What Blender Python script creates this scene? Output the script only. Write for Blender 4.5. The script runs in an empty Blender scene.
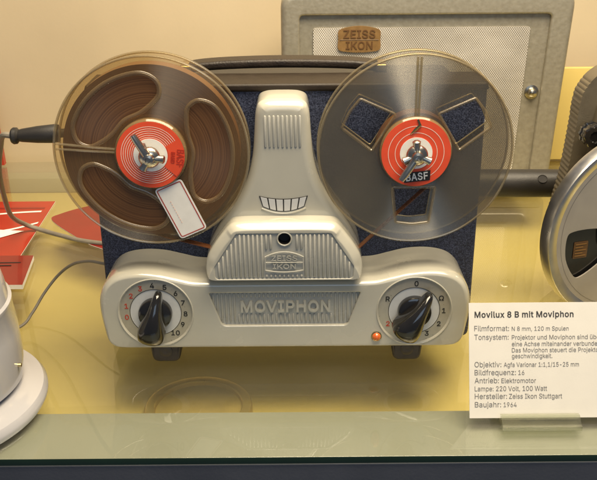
import bpy, bmesh, math, random
from mathutils import Vector, Matrix
from mathutils.geometry import delaunay_2d_cdt
R = math.radians
PI = math.pi
S = bpy.context.scene
COL = S.collection
random.seed(7)

# ------------------------------------------------------------------ camera, light, exposure
cam = bpy.data.cameras.new('camera')
cam.sensor_width = 36.0
cam.lens = 36.0 * 850.0 / 597.0
cam.clip_start = 0.01
cam.clip_end = 50
co = bpy.data.objects.new('camera', cam)
COL.objects.link(co)
fw = Vector((0, math.cos(R(23)), -math.sin(R(23))))
rt0 = Vector((1, 0, 0))
up0 = rt0.cross(fw)
ro = R(-0.45)
rt = math.cos(ro) * rt0 + math.sin(ro) * up0
up = -math.sin(ro) * rt0 + math.cos(ro) * up0
M = Matrix((rt, up, -fw)).transposed().to_4x4()
M.translation = Vector((0, 0, 0.3445))
co.matrix_world = M
S.camera = co

W = bpy.data.worlds.new('World')
S.world = W
W.use_nodes = True
bg = W.node_tree.nodes['Background']
bg.inputs[0].default_value = (0.62, 0.72, 0.95, 1)
bg.inputs[1].default_value = 0.16

def area(name, loc, target, sx, sy, power, color):
    l = bpy.data.lights.new(name, 'AREA')
    l.shape = 'RECTANGLE'
    l.size, l.size_y = sx, sy
    l.energy = power
    l.color = color
    o = bpy.data.objects.new(name, l)
    COL.objects.link(o)
    o.location = loc
    d = Vector(target) - Vector(loc)
    o.rotation_euler = d.to_track_quat('-Z', 'Y').to_euler()
    return o

area('display_lamp', (0.16, 0.46, 0.98), (0.04, 0.66, 0.0), 0.80, 0.65, 30, (1.0, 0.84, 0.60))
area('window_light', (0.25, -1.7, 0.95), (0.0, 0.6, 0.08), 1.3, 1.1, 8.0, (0.58, 0.77, 1.0))

S.view_settings.view_transform = 'Standard'
S.view_settings.look = 'None'
S.view_settings.gamma = 1
S.view_settings.exposure = 0.0
S.render.engine = 'CYCLES'
S.cycles.max_bounces = 12
S.cycles.transparent_max_bounces = 24

# ------------------------------------------------------------------ materials
def mat_new(name):
    m = bpy.data.materials.new(name)
    m.use_nodes = True
    nt = m.node_tree
    nt.nodes.clear()
    out = nt.nodes.new('ShaderNodeOutputMaterial')
    return m, nt, out

def N(nt, t, **kw):
    n = nt.nodes.new(t)
    for k, v in kw.items():
        if k.startswith('i_'):
            n.inputs[int(k[2:])].default_value = v
        else:
            setattr(n, k, v)
    return n

def pbr(name, col, rough=0.5, metal=0.0, coat=0.0, var=0.08, nscale=60, bump=0.0, bscale=800, spec=0.5, rvar=0.1, coat_rough=0.05):
    m, nt, out = mat_new(name)
    p = nt.nodes.new('ShaderNodeBsdfPrincipled')
    nt.links.new(p.outputs[0], out.inputs[0])
    p.inputs['Metallic'].default_value = metal
    p.inputs['Coat Weight'].default_value = coat
    p.inputs['Coat Roughness'].default_value = coat_rough
    p.inputs['Specular IOR Level'].default_value = spec
    tc = nt.nodes.new('ShaderNodeTexCoord')
    nz = N(nt, 'ShaderNodeTexNoise')
    nz.inputs['Scale'].default_value = nscale
    nz.inputs['Detail'].default_value = 6
    nt.links.new(tc.outputs['Object'], nz.inputs['Vector'])
    mr = N(nt, 'ShaderNodeMapRange')
    mr.inputs[1].default_value = 0.3; mr.inputs[2].default_value = 0.7
    mr.inputs[3].default_value = 1 - var; mr.inputs[4].default_value = 1 + var
    nt.links.new(nz.outputs[0], mr.inputs[0])
    mx = N(nt, 'ShaderNodeMix', data_type='RGBA', blend_type='MULTIPLY')
    mx.inputs[0].default_value = 1
    mx.inputs[6].default_value = (*col, 1)
    nt.links.new(mr.outputs[0], mx.inputs[7])
    nt.links.new(mx.outputs[2], p.inputs['Base Color'])
    m2 = N(nt, 'ShaderNodeMapRange')
    m2.inputs[1].default_value = 0.3; m2.inputs[2].default_value = 0.7
    m2.inputs[3].default_value = max(0.02, rough * (1 - rvar)); m2.inputs[4].default_value = min(1, rough * (1 + rvar))
    nt.links.new(nz.outputs[0], m2.inputs[0])
    nt.links.new(m2.outputs[0], p.inputs['Roughness'])
    if bump:
        n2 = N(nt, 'ShaderNodeTexNoise')
        n2.inputs['Scale'].default_value = bscale
        n2.inputs['Detail'].default_value = 3
        nt.links.new(tc.outputs['Object'], n2.inputs['Vector'])
        b = N(nt, 'ShaderNodeBump')
        b.inputs['Strength'].default_value = bump
        b.inputs['Distance'].default_value = 0.001
        nt.links.new(n2.outputs[0], b.inputs['Height'])
        nt.links.new(b.outputs[0], p.inputs['Normal'])
    return m

def clear(name, tint, haze=0.0, haze_col=(0.5, 0.48, 0.42), rough=0.03, f0=0.04, gloss=1.0, aniso=0.0):
    """thin clear plastic or glass sheet: tinted see-through, a mirror film and optional haze"""
    m, nt, out = mat_new(name)
    tr = N(nt, 'ShaderNodeBsdfTransparent'); tr.inputs[0].default_value = (*tint, 1)
    gl = N(nt, 'ShaderNodeBsdfGlossy'); gl.inputs['Roughness'].default_value = rough
    if aniso:
        gl.inputs['Anisotropy'].default_value = aniso
        tg = N(nt, 'ShaderNodeTangent', direction_type='RADIAL', axis='Y')
        nt.links.new(tg.outputs[0], gl.inputs['Tangent'])
    df = N(nt, 'ShaderNodeBsdfDiffuse'); df.inputs[0].default_value = (*haze_col, 1)
    base = tr
    if haze:
        mh = N(nt, 'ShaderNodeMixShader')
        tc = nt.nodes.new('ShaderNodeTexCoord')
        nz = N(nt, 'ShaderNodeTexNoise'); nz.inputs['Scale'].default_value = 25; nz.inputs['Detail'].default_value = 5
        nt.links.new(tc.outputs['Object'], nz.inputs['Vector'])
        mr = N(nt, 'ShaderNodeMapRange')
        mr.inputs[1].default_value = 0.3; mr.inputs[2].default_value = 0.7
        mr.inputs[3].default_value = haze * 0.8; mr.inputs[4].default_value = haze * 1.2
        nt.links.new(nz.outputs[0], mr.inputs[0])
        nt.links.new(mr.outputs[0], mh.inputs[0])
        nt.links.new(tr.outputs[0], mh.inputs[1]); nt.links.new(df.outputs[0], mh.inputs[2])
        base = mh
    lw = N(nt, 'ShaderNodeLayerWeight'); lw.inputs[0].default_value = 0.5
    pw = N(nt, 'ShaderNodeMath', operation='POWER'); pw.inputs[1].default_value = 5
    nt.links.new(lw.outputs['Facing'], pw.inputs[0])
    ma = N(nt, 'ShaderNodeMath', operation='MULTIPLY_ADD'); ma.inputs[1].default_value = 1 - f0; ma.inputs[2].default_value = f0
    nt.links.new(pw.outputs[0], ma.inputs[0])
    mg = N(nt, 'ShaderNodeMath', operation='MULTIPLY', use_clamp=True); mg.inputs[1].default_value = gloss
    nt.links.new(ma.outputs[0], mg.inputs[0])
    mx = N(nt, 'ShaderNodeMixShader')
    nt.links.new(mg.outputs[0], mx.inputs[0])
    nt.links.new(base.outputs[0], mx.inputs[1]); nt.links.new(gl.outputs[0], mx.inputs[2])
    nt.links.new(mx.outputs[0], out.inputs[0])
    return m

MAT = {}
MAT['wall'] = pbr('wall_paint', (0.53, 0.44, 0.295), 0.75, var=0.09, nscale=4, bump=0.08, bscale=250)
MAT['floor'] = pbr('yellow_floor', (0.62, 0.475, 0.145), 0.45, var=0.05, nscale=9, bump=0.04, bscale=300)
MAT['ledge'] = pbr('ledge_paint', (0.36, 0.33, 0.20), 0.6, var=0.05, nscale=9)
MAT['rail'] = pbr('rail_paint', (0.225, 0.225, 0.180), 0.45, var=0.05, nscale=14, bump=0.05, bscale=300)
MAT['cabinet'] = pbr('cabinet_paint', (0.048, 0.052, 0.066), 0.6, var=0.08, nscale=30, bump=0.1, bscale=500)
MAT['glass'] = clear('shelf_glass', (0.95, 0.965, 0.94), haze=0.022, haze_col=(0.62, 0.58, 0.45), gloss=1.2, rough=0.012)
MAT['glass_edge'] = pbr('glass_edge', (0.012, 0.030, 0.016), 0.12, var=0.1, nscale=30)
MAT['cream'] = pbr('cream_enamel', (0.45, 0.43, 0.355), 0.25, coat=0.85, var=0.06, nscale=22, bump=0.03, bscale=420, rvar=0.2, coat_rough=0.08)
MAT['cream_rib'] = pbr('cream_ribbed', (0.42, 0.408, 0.355), 0.26, coat=0.35, var=0.05, nscale=90, bump=0.03, bscale=500, coat_rough=0.1)
MAT['lettering'] = pbr('raised_lettering', (0.47, 0.45, 0.375), 0.24, coat=0.5, var=0.05, nscale=150)
MAT['rim'] = pbr('brown_rim', (0.022, 0.015, 0.009), 0.5, spec=0.3, var=0.15, nscale=120, bump=0.15, bscale=600)
MAT['leather'] = pbr('brown_leather', (0.020, 0.013, 0.008), 0.5, spec=0.35, var=0.25, nscale=80, bump=0.35, bscale=700)
MAT['brass'] = pbr('old_brass', (0.56, 0.44, 0.22), 0.28, metal=1, var=0.15, nscale=60)
MAT['lid'] = pbr('dull_gold_tin', (0.55, 0.41, 0.14), 0.30, metal=0.6, var=0.08, nscale=60)
MAT['lid_paint'] = pbr('ochre_lacquer', (0.45, 0.33, 0.10), 0.35, coat=0.4, var=0.08, nscale=60)
MAT['chrome'] = pbr('chrome', (0.50, 0.46, 0.38), 0.27, metal=1, var=0.06, nscale=200)
MAT['steel'] = pbr('dull_steel', (0.50, 0.47, 0.40), 0.34, metal=1, var=0.1, nscale=150)
MAT['black'] = pbr('black_bakelite', (0.011, 0.010, 0.009), 0.13, coat=0.6, var=0.2, nscale=60)
MAT['black_matte'] = pbr('black_paint', (0.018, 0.016, 0.014), 0.45, var=0.2, nscale=60, bump=0.1)
MAT['rubber'] = pbr('dark_rubber', (0.045, 0.037, 0.030), 0.5, var=0.2, nscale=150, bump=0.15)
MAT['hole'] = pbr('dark_inside', (0.012, 0.010, 0.009), 0.7, var=0.1)
MAT['dial_outer'] = pbr('dial_scale_ring', (0.47, 0.43, 0.34), 0.30, metal=0.45, var=0.05, nscale=250, coat=0.3)
MAT['dial_inner'] = pbr('dial_centre', (0.60, 0.60, 0.58), 0.36, metal=0.15, var=0.04, nscale=200, coat=0.2)
MAT['num_black'] = pbr('black_print', (0.015, 0.014, 0.012), 0.5, var=0.1)
MAT['num_red'] = pbr('red_print', (0.42, 0.045, 0.02), 0.5, var=0.1)
MAT['amber'] = pbr('amber_glass', (0.62, 0.12, 0.02), 0.12, coat=0.8, var=0.15, nscale=300)
MAT['flange_clear'] = clear('clear_flange', (0.94, 0.90, 0.79), haze=0.07, haze_col=(0.50, 0.31, 0.13), rough=0.28, gloss=1.3, aniso=0.85)
MAT['flange_smoke'] = clear('smoky_flange', (0.90, 0.87, 0.79), haze=0.10, haze_col=(0.36, 0.31, 0.22), rough=0.34, gloss=4.0, aniso=0.85)
MAT['ridge'] = clear('clear_ridge', (0.80, 0.74, 0.58), haze=0.22, haze_col=(0.56, 0.46, 0.29), rough=0.12, gloss=2.2)
MAT['moulding'] = clear('moulded_edge', (0.86, 0.80, 0.66), haze=0.16, haze_col=(0.50, 0.36, 0.18), rough=0.24, gloss=1.7)
MAT['label_red'] = pbr('label_red', (0.78, 0.085, 0.030), 0.36, coat=0.2, var=0.06, nscale=120)
MAT['label_red_dark'] = pbr('label_red_dark', (0.50, 0.035, 0.012), 0.36, coat=0.2, var=0.06, nscale=120)
MAT['label_white'] = pbr('label_white', (0.84, 0.81, 0.74), 0.42, var=0.04, nscale=120)
MAT['label_line'] = pbr('label_line', (0.88, 0.60, 0.48), 0.42, var=0.04, nscale=120)
MAT['paper'] = pbr('card_paper', (0.63, 0.605, 0.55), 0.65, var=0.025, nscale=60, bump=0.03, bscale=900)
MAT['paper_red'] = pbr('leaflet_red', (0.36, 0.026, 0.010), 0.34, coat=0.3, var=0.12, nscale=25)
MAT['paper_red2'] = pbr('leaflet_dark_red', (0.22, 0.015, 0.009), 0.34, coat=0.3, var=0.12, nscale=25)
MAT['ink'] = pbr('card_ink', (0.035, 0.033, 0.032), 0.6, var=0.1)
MAT['ink_grey'] = pbr('card_ink_grey', (0.15, 0.145, 0.14), 0.6, var=0.1)
MAT['tape'] = pbr('tape_strip', (0.17, 0.062, 0.022), 0.28, var=0.15, nscale=150)
MAT['cable'] = pbr('grey_cable', (0.20, 0.175, 0.135), 0.5, var=0.1, nscale=100)
MAT['white_enamel'] = pbr('white_enamel', (0.36, 0.355, 0.37), 0.14, coat=0.7, var=0.03, nscale=18, bump=0.03, bscale=120)
MAT['taupe'] = pbr('taupe_enamel', (0.135, 0.112, 0.075), 0.42, metal=0.3, var=0.12, nscale=120, bump=0.15, bscale=900)
MAT['badge'] = pbr('badge_brown', (0.20, 0.115, 0.040), 0.42, var=0.15, nscale=150, bump=0.1)
MAT['badge_dark'] = pbr('badge_dark', (0.11, 0.052, 0.016), 0.5, var=0.1)
MAT['reel_metal'] = pbr('reel_aluminium', (0.62, 0.60, 0.56), 0.30, metal=1, var=0.06, nscale=120)
MAT['reel_grey'] = pbr('reel_grey', (0.34, 0.31, 0.265), 0.42, metal=0.2, var=0.06, nscale=60)
MAT['acrylic'] = clear('clear_acrylic', (0.86, 0.88, 0.80), haze=0.10, haze_col=(0.5, 0.48, 0.38), rough=0.03, gloss=1.6)
MAT['orange'] = pbr('orange_print', (0.20, 0.10, 0.025), 0.5, var=0.1)

def panel_mat():
    m, nt, out = mat_new('speckled_panel')
    p = nt.nodes.new('ShaderNodeBsdfPrincipled')
    nt.links.new(p.outputs[0], out.inputs[0])
    tc = nt.nodes.new('ShaderNodeTexCoord')
    n1 = N(nt, 'ShaderNodeTexNoise'); n1.inputs['Scale'].default_value = 1300; n1.inputs['Detail'].default_value = 3
    nt.links.new(tc.outputs['Object'], n1.inputs['Vector'])
    r = N(nt, 'ShaderNodeValToRGB')
    r.color_ramp.elements[0].position = 0.42; r.color_ramp.elements[0].color = (0.011, 0.014, 0.032, 1)
    r.color_ramp.elements[1].position = 0.72; r.color_ramp.elements[1].color = (0.085, 0.100, 0.165, 1)
    nt.links.new(n1.outputs[0], r.inputs[0])
    nt.links.new(r.outputs[0], p.inputs['Base Color'])
    p.inputs['Roughness'].default_value = 0.5
    b = N(nt, 'ShaderNodeBump'); b.inputs['Strength'].default_value = 0.5; b.inputs['Distance'].default_value = 0.0006
    nt.links.new(n1.outputs[0], b.inputs['Height']); nt.links.new(b.outputs[0], p.inputs['Normal'])
    return m
MAT['panel'] = panel_mat()

def hammer_mat():
    m, nt, out = mat_new('hammered_silver')
    p = nt.nodes.new('ShaderNodeBsdfPrincipled')
    nt.links.new(p.outputs[0], out.inputs[0])
    tc = nt.nodes.new('ShaderNodeTexCoord')
    v = N(nt, 'ShaderNodeTexVoronoi', feature='SMOOTH_F1'); v.inputs['Scale'].default_value = 320
    n1 = N(nt, 'ShaderNodeTexNoise'); n1.inputs['Scale'].default_value = 180; n1.inputs['Detail'].default_value = 4
    nt.links.new(tc.outputs['Object'], v.inputs['Vector']); nt.links.new(tc.outputs['Object'], n1.inputs['Vector'])
    r = N(nt, 'ShaderNodeValToRGB')
    r.color_ramp.elements[0].position = 0.3; r.color_ramp.elements[0].color = (0.31, 0.285, 0.220, 1)
    r.color_ramp.elements[1].position = 0.7; r.color_ramp.elements[1].color = (0.39, 0.360, 0.285, 1)
    nt.links.new(n1.outputs[0], r.inputs[0]); nt.links.new(r.outputs[0], p.inputs['Base Color'])
    p.inputs['Metallic'].default_value = 0.45
    p.inputs['Roughness'].default_value = 0.40
    b = N(nt, 'ShaderNodeBump'); b.inputs['Strength'].default_value = 0.22; b.inputs['Distance'].default_value = 0.0006
    nt.links.new(v.outputs[0], b.inputs['Height']); nt.links.new(b.outputs[0], p.inputs['Normal'])
    return m
MAT['hammer'] = hammer_mat()

def mesh_mat():
    """bright perforated grille: staggered round holes"""
    m, nt, out = mat_new('perforated_grille')
    p = nt.nodes.new('ShaderNodeBsdfPrincipled')
    nt.links.new(p.outputs[0], out.inputs[0])
    tc = nt.nodes.new('ShaderNodeTexCoord')
    sp = N(nt, 'ShaderNodeSeparateXYZ'); nt.links.new(tc.outputs['Object'], sp.inputs[0])
    def wave(a, b):
        mx = N(nt, 'ShaderNodeMath', operation='MULTIPLY'); mx.inputs[1].default_value = a
        mz = N(nt, 'ShaderNodeMath', operation='MULTIPLY'); mz.inputs[1].default_value = b
        nt.links.new(sp.outputs[0], mx.inputs[0]); nt.links.new(sp.outputs[2], mz.inputs[0])
        ad = N(nt, 'ShaderNodeMath', operation='ADD'); nt.links.new(mx.outputs[0], ad.inputs[0]); nt.links.new(mz.outputs[0], ad.inputs[1])
        s = N(nt, 'ShaderNodeMath', operation='SINE'); nt.links.new(ad.outputs[0], s.inputs[0])
        return s
    k = 2 * PI / 0.0019
    w1 = wave(k * 0.80, k * 0.60); w2 = wave(k * 0.80, -k * 0.60)
    ad = N(nt, 'ShaderNodeMath', operation='ADD'); nt.links.new(w1.outputs[0], ad.inputs[0]); nt.links.new(w2.outputs[0], ad.inputs[1])
    r = N(nt, 'ShaderNodeValToRGB')
    r.color_ramp.elements[0].position = 0.30; r.color_ramp.elements[0].color = (0.28, 0.25, 0.20, 1)
    r.color_ramp.elements[1].position = 0.62; r.color_ramp.elements[1].color = (0.74, 0.70, 0.63, 1)
    mr = N(nt, 'ShaderNodeMapRange'); mr.inputs[1].default_value = -2; mr.inputs[2].default_value = 2
    nt.links.new(ad.outputs[0], mr.inputs[0]); nt.links.new(mr.outputs[0], r.inputs[0])
    st = N(nt, 'ShaderNodeTexNoise'); st.inputs['Scale'].default_value = 13; st.inputs['Detail'].default_value = 7
    nt.links.new(tc.outputs['Object'], st.inputs['Vector'])
    sr = N(nt, 'ShaderNodeMapRange'); sr.inputs[1].default_value = .3; sr.inputs[2].default_value = .7; sr.inputs[3].default_value = .72; sr.inputs[4].default_value = 1.08
    nt.links.new(st.outputs[0], sr.inputs[0])
    sm_ = N(nt, 'ShaderNodeMix', data_type='RGBA', blend_type='MULTIPLY'); sm_.inputs[0].default_value = 1
    nt.links.new(r.outputs[0], sm_.inputs[6]); nt.links.new(sr.outputs[0], sm_.inputs[7])
    nt.links.new(sm_.outputs[2], p.inputs['Base Color'])
    p.inputs['Metallic'].default_value = 0.3; p.inputs['Roughness'].default_value = 0.42
    b = N(nt, 'ShaderNodeBump'); b.inputs['Strength'].default_value = 0.4; b.inputs['Distance'].default_value = 0.0008
    nz = N(nt, 'ShaderNodeTexNoise'); nz.inputs['Scale'].default_value = 22
    nt.links.new(tc.outputs['Object'], nz.inputs['Vector'])
    a2 = N(nt, 'ShaderNodeMath', operation='MULTIPLY_ADD'); a2.inputs[1].default_value = 8
    nt.links.new(nz.outputs[0], a2.inputs[0]); nt.links.new(mr.outputs[0], a2.inputs[2])
    nt.links.new(a2.outputs[0], b.inputs['Height']); nt.links.new(b.outputs[0], p.inputs['Normal'])
    return m
MAT['grille'] = mesh_mat()

def pack_mat():
    """wound tape edge: fine concentric rings (object origin at the hub)"""
    m, nt, out = mat_new('wound_tape')
    p = nt.nodes.new('ShaderNodeBsdfPrincipled')
    nt.links.new(p.outputs[0], out.inputs[0])
    tc = nt.nodes.new('ShaderNodeTexCoord')
    sp = N(nt, 'ShaderNodeSeparateXYZ'); nt.links.new(tc.outputs['Object'], sp.inputs[0])
    cb = N(nt, 'ShaderNodeCombineXYZ'); nt.links.new(sp.outputs[0], cb.inputs[0]); nt.links.new(sp.outputs[2], cb.inputs[1])
    ln = N(nt, 'ShaderNodeVectorMath', operation='LENGTH'); nt.links.new(cb.outputs[0], ln.inputs[0])
    c2 = N(nt, 'ShaderNodeCombineXYZ'); nt.links.new(ln.outputs['Value'], c2.inputs[0])
    nz = N(nt, 'ShaderNodeTexNoise'); nz.inputs['Scale'].default_value = 700; nz.inputs['Detail'].default_value = 5
    nt.links.new(c2.outputs[0], nz.inputs['Vector'])
    r = N(nt, 'ShaderNodeValToRGB')
    r.color_ramp.elements[0].position = 0.3; r.color_ramp.elements[0].color = (0.065, 0.027, 0.010, 1)
    r.color_ramp.elements[1].position = 0.75; r.color_ramp.elements[1].color = (0.19, 0.090, 0.034, 1)
    nt.links.new(nz.outputs[0], r.inputs[0]); nt.links.new(r.outputs[0], p.inputs['Base Color'])
    p.inputs['Roughness'].default_value = 0.34
    p.inputs['Anisotropic'].default_value = 0.85
    tg = N(nt, 'ShaderNodeTangent', direction_type='RADIAL', axis='Y')
    nt.links.new(tg.outputs[0], p.inputs['Tangent'])
    b = N(nt, 'ShaderNodeBump'); b.inputs['Strength'].default_value = 0.25; b.inputs['Distance'].default_value = 0.0005
    nt.links.new(nz.outputs[0], b.inputs['Height']); nt.links.new(b.outputs[0], p.inputs['Normal'])
    return m
MAT['pack'] = pack_mat()

# ------------------------------------------------------------------ mesh helpers
class MB:
    def __init__(s): s.v = []; s.f = []
    def add(s, vs, fs):
        b = len(s.v)
        s.v += [tuple(v) for v in vs]
        s.f += [tuple(i + b for i in f) for f in fs]
        return s
    def xf(s, M):
        s.v = [tuple(M @ Vector(v)) for v in s.v]; return s
    def join(s, o): return s.add(o.v, o.f)
    def build(s, name, mat, parent=None, origin=None, sharp=35, wn=False, fix=True):
        par = Vector(parent['_w']) if parent is not None else Vector((0, 0, 0))
        og = Vector(origin) if origin is not None else (par if parent is not None else Vector((0, 0, 0)))
        me = bpy.data.meshes.new(name)
        me.from_pydata([tuple(Vector(v) - og) for v in s.v], [], s.f)
        if fix:
            bm = bmesh.new(); bm.from_mesh(me)
            bmesh.ops.recalc_face_normals(bm, faces=bm.faces)
            bm.to_mesh(me); bm.free()
        me.polygons.foreach_set('use_smooth', [True] * len(me.polygons))
        me.set_sharp_from_angle(angle=R(sharp))
        me.materials.append(mat)
        o = bpy.data.objects.new(name, me)
        COL.objects.link(o)
        o.location = og - par
        if parent is not None: o.parent = parent
        o['_w'] = tuple(og)
        if wn:
            w = o.modifiers.new('normals', 'WEIGHTED_NORMAL'); w.keep_sharp = True; w.weight = 90
        return o

def thing(name, label, cat, loc, group=None):
    o = bpy.data.objects.new(name, None)
    COL.objects.link(o)
    o.empty_display_size = 0.02
    o.location = loc; o['_w'] = tuple(loc)
    o['label'] = label; o['category'] = cat
    if group: o['group'] = group
    return o
def tag(o, label, cat, group=None):
    o['label'] = label; o['category'] = cat
    if group: o['group'] = group
    return o
def struct(o):
    o['kind'] = 'structure'; return o

def area2(p): return 0.5 * sum(p[i][0] * p[(i + 1) % len(p)][1] - p[(i + 1) % len(p)][0] * p[i][1] for i in range(len(p)))
def ccw(p): return list(p) if area2(p) > 0 else list(reversed(p))
def offset(p, d):
    """move every point of a ccw loop inwards by d"""
    n = len(p); out = []
    dd = d if isinstance(d, list) else [d] * n
    for i in range(n):
        d = dd[i]
        a = Vector(p[i - 1]); b = Vector(p[i]); c = Vector(p[(i + 1) % n])
        e1 = (b - a).normalized(); e2 = (c - b).normalized()
        n1 = Vector((-e1.y, e1.x)); n2 = Vector((-e2.y, e2.x))
        m = (n1 + n2)
        if m.length < 1e-6: m = n1
        m.normalize()
        k = max(0.5, m.dot(n1))
        out.append(tuple(b + m * (d / k)))
    return out
def rounded(pts, rad, seg=6):
    """polygon with rounded corners; rad number or list"""
    pts = ccw(pts) if not isinstance(rad, (list, tuple)) else list(pts)
    n = len(pts); out = []
    for i in range(n):
        r = rad[i] if isinstance(rad, (list, tuple)) else rad
        a = Vector(pts[i - 1]); b = Vector(pts[i]); c = Vector(pts[(i + 1) % n])
        u = (a - b); w = (c - b)
        ang = u.angle(w)
        t = min(r / math.tan(ang / 2), u.length * 0.49, w.length * 0.49)
        p0 = b + u.normalized() * t; p1 = b + w.normalized() * t
        for k in range(seg + 1):
            s = k / seg
            q = p0 * (1 - s) ** 2 + b * (2 * s * (1 - s)) * 1.0 + p1 * s ** 2
            # pull the quadratic curve towards a circular arc
            out.append(tuple(q))
    return ccw(out)
def spline(pts, per=6, closed=False):
    P = [Vector(p) for p in pts]; n = len(P); out = []
    rng = range(n) if closed else range(n - 1)
    for i in rng:
        p0 = P[(i - 1) % n] if closed or i > 0 else P[0]
        p1 = P[i]; p2 = P[(i + 1) % n]
        p3 = P[(i + 2) % n] if closed or i + 2 < n else P[-1]
        for k in range(per):
            t = k / per
            out.append(0.5 * ((2 * p1) + (p2 - p0) * t + (2 * p0 - 5 * p1 + 4 * p2 - p3) * t * t + (3 * p1 - p0 - 3 * p2 + p3) * t ** 3))
    if not closed: out.append(P[-1])
    return [tuple(p) for p in out]
def circle(c, r, n=48, a0=0.0): return [(c[0] + r * math.cos(a0 + 2 * PI * i / n), c[1] + r * math.sin(a0 + 2 * PI * i / n)) for i in range(n)]

def fill(outer, holes=()):
    """2D fill with holes -> (verts, tris)"""
    bm = bmesh.new(); vs = []; edges = []
    ca, sa = math.cos(.377), math.sin(.377)      # turned a little: the filler dislikes points of equal height
    sc = 2.0 / max(max(p[0] for p in outer) - min(p[0] for p in outer), max(p[1] for p in outer) - min(p[1] for p in outer))
    for l in [outer] + list(holes):
        bv = [bm.verts.new(((p[0] * ca - p[1] * sa) * sc, (p[0] * sa + p[1] * ca) * sc, 0)) for p in l]
        vs += list(l)
        edges += [bm.edges.new((bv[i], bv[(i + 1) % len(bv)])) for i in range(len(bv))]
    bm.verts.index_update()
    bmesh.ops.triangle_fill(bm, edges=edges, use_beauty=True, use_dissolve=False, normal=(0, 0, 1))
    tris = [tuple(v.index for v in f.verts) for f in bm.faces]
    bm.free()
    return vs, tris

def bridge(mb, a, b, closed=True):
    n = len(a); base = len(mb.v)
    mb.v += [tuple(v) for v in a] + [tuple(v) for v in b]
    for i in range(n if closed else n - 1):
        j = (i + 1) % n
        mb.f.append((base + i, base + j, base + n + j, base + n + i))
def at(loop, y): return [(p[0], y, p[1]) for p in loop]

def pillow(outline, yb, yf, r, holes=(), seg=6, back=True, mul=None, prof=None):
    """plate facing -Y with a rounded front edge; holes = [(loop, depth, lip, floor)]"""
    mb = MB(); o = ccw(outline); w = [mul(p) if mul else 1.0 for p in o]
    rings = [at(o, yb), at(o, yf + r)]
    steps = prof or [(1 - math.cos(PI / 2 * k / seg), 1 - math.sin(PI / 2 * k / seg)) for k in range(1, seg + 1)]
    for fi, fd in steps:
        rings.append(at(offset(o, [r * fi * k_ for k_ in w]), yf + r * fd))
    front = offset(o, [r * k_ for k_ in w])
    for a, b in zip(rings, rings[1:]): bridge(mb, a, b)
    inner = []
    for (h, depth, lip, floor) in holes:
        h = ccw(h); inner.append(h)
        prev = at(h, yf)
        for k in range(1, 5):
            t = PI / 2 * k / 4
            cur = at(offset(h, lip * math.sin(t)), yf + lip * (1 - math.cos(t)))
            bridge(mb, prev, cur); prev = cur
        hl = offset(h, lip)
        cur = at(hl, yf + depth); bridge(mb, prev, cur)
        if floor:
            v, f = fill(hl); mb.add(at(v, yf + depth), f)
    v, f = fill(front, inner); mb.add(at(v, yf), f)
    if back:
        v, f = fill(o); mb.add(at(v, yb), f)
    weld(mb)
    return mb
def weld(mb, d=1e-6):
    bm = bmesh.new()
    vs = [bm.verts.new(v) for v in mb.v]
    for f in mb.f:
        try: bm.faces.new([vs[i] for i in f])
        except ValueError: pass
    bmesh.ops.remove_doubles(bm, verts=bm.verts, dist=d)
    bm.verts.index_update()
    mb.v = [tuple(v.co) for v in bm.verts]; mb.f = [tuple(v.index for v in f.verts) for f in bm.faces]
    bm.free(); return mb
def plate(outer, holes, yf, yb):
    mb = MB(); o = ccw(outer); hs = [ccw(h) for h in holes]
    v, f = fill(o, hs)
    mb.add(at(v, yf), f); mb.add(at(v, yb), f)
    for l in [o] + hs: bridge(mb, at(l, yf), at(l, yb))
    return weld(mb)
def tube(path, r, n=8, closed=False, caps=True):
    P = [Vector(p) for p in path]; mb = MB(); m = len(P)
    prev = None; rings = []
    for i, p in enumerate(P):
        if closed: t = P[(i + 1) % m] - P[i - 1]
        else: t = P[min(i + 1, m - 1)] - P[max(i - 1, 0)]
        t.normalize()
        if prev is None:
            a = Vector((0, 1, 0)) if abs(t.y) < 0.9 else Vector((1, 0, 0))
            u = (a - t * a.dot(t)).normalized()
        else:
            u = (prev - t * prev.dot(t)).normalized()
        prev = u; w = t.cross(u)
        rr = r[i] if isinstance(r, (list, tuple)) else r
        rings.append([tuple(p + (u * math.cos(2 * PI * k / n) + w * math.sin(2 * PI * k / n)) * rr) for k in range(n)])
    for a, b in zip(rings, rings[1:]): bridge(mb, a, b)
    if closed: bridge(mb, rings[-1], rings[0])
    elif caps:
        mb.add(rings[0], [tuple(range(n))]); mb.add(rings[-1], [tuple(range(n))])
    return weld(mb)
def bead(loop, w, h, y):
    """low rounded moulding that follows a closed outline"""
    o = ccw(loop); mb = MB(); prev = None
    for k in range(9):
        a = PI * k / 8
        cur = at(offset(o, w * math.cos(a)), y - h * math.sin(a))
        if prev: bridge(mb, prev, cur)
        prev = cur
    return weld(mb)
def lathe(prof, axis='Z', c=(0, 0, 0), n=64, cap=True):
    """prof = [(radius, height)]; axis Z up or Y (height counts towards -Y, the viewer)"""
    mb = MB(); rings = []
    for r, h in prof:
        ring = []
        for k in range(n):
            a = 2 * PI * k / n
            if axis == 'Z': ring.append((c[0] + r * math.cos(a), c[1] + r * math.sin(a), c[2] + h))
            else: ring.append((c[0] + r * math.cos(a), c[1] - h, c[2] + r * math.sin(a)))
        rings.append(ring)
    for a, b in zip(rings, rings[1:]): bridge(mb, a, b)
    if cap:
        if prof[0][0] > 1e-6: mb.add(rings[0], [tuple(range(n))])
        if prof[-1][0] > 1e-6: mb.add(rings[-1], [tuple(range(n))])
    return weld(mb)
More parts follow.
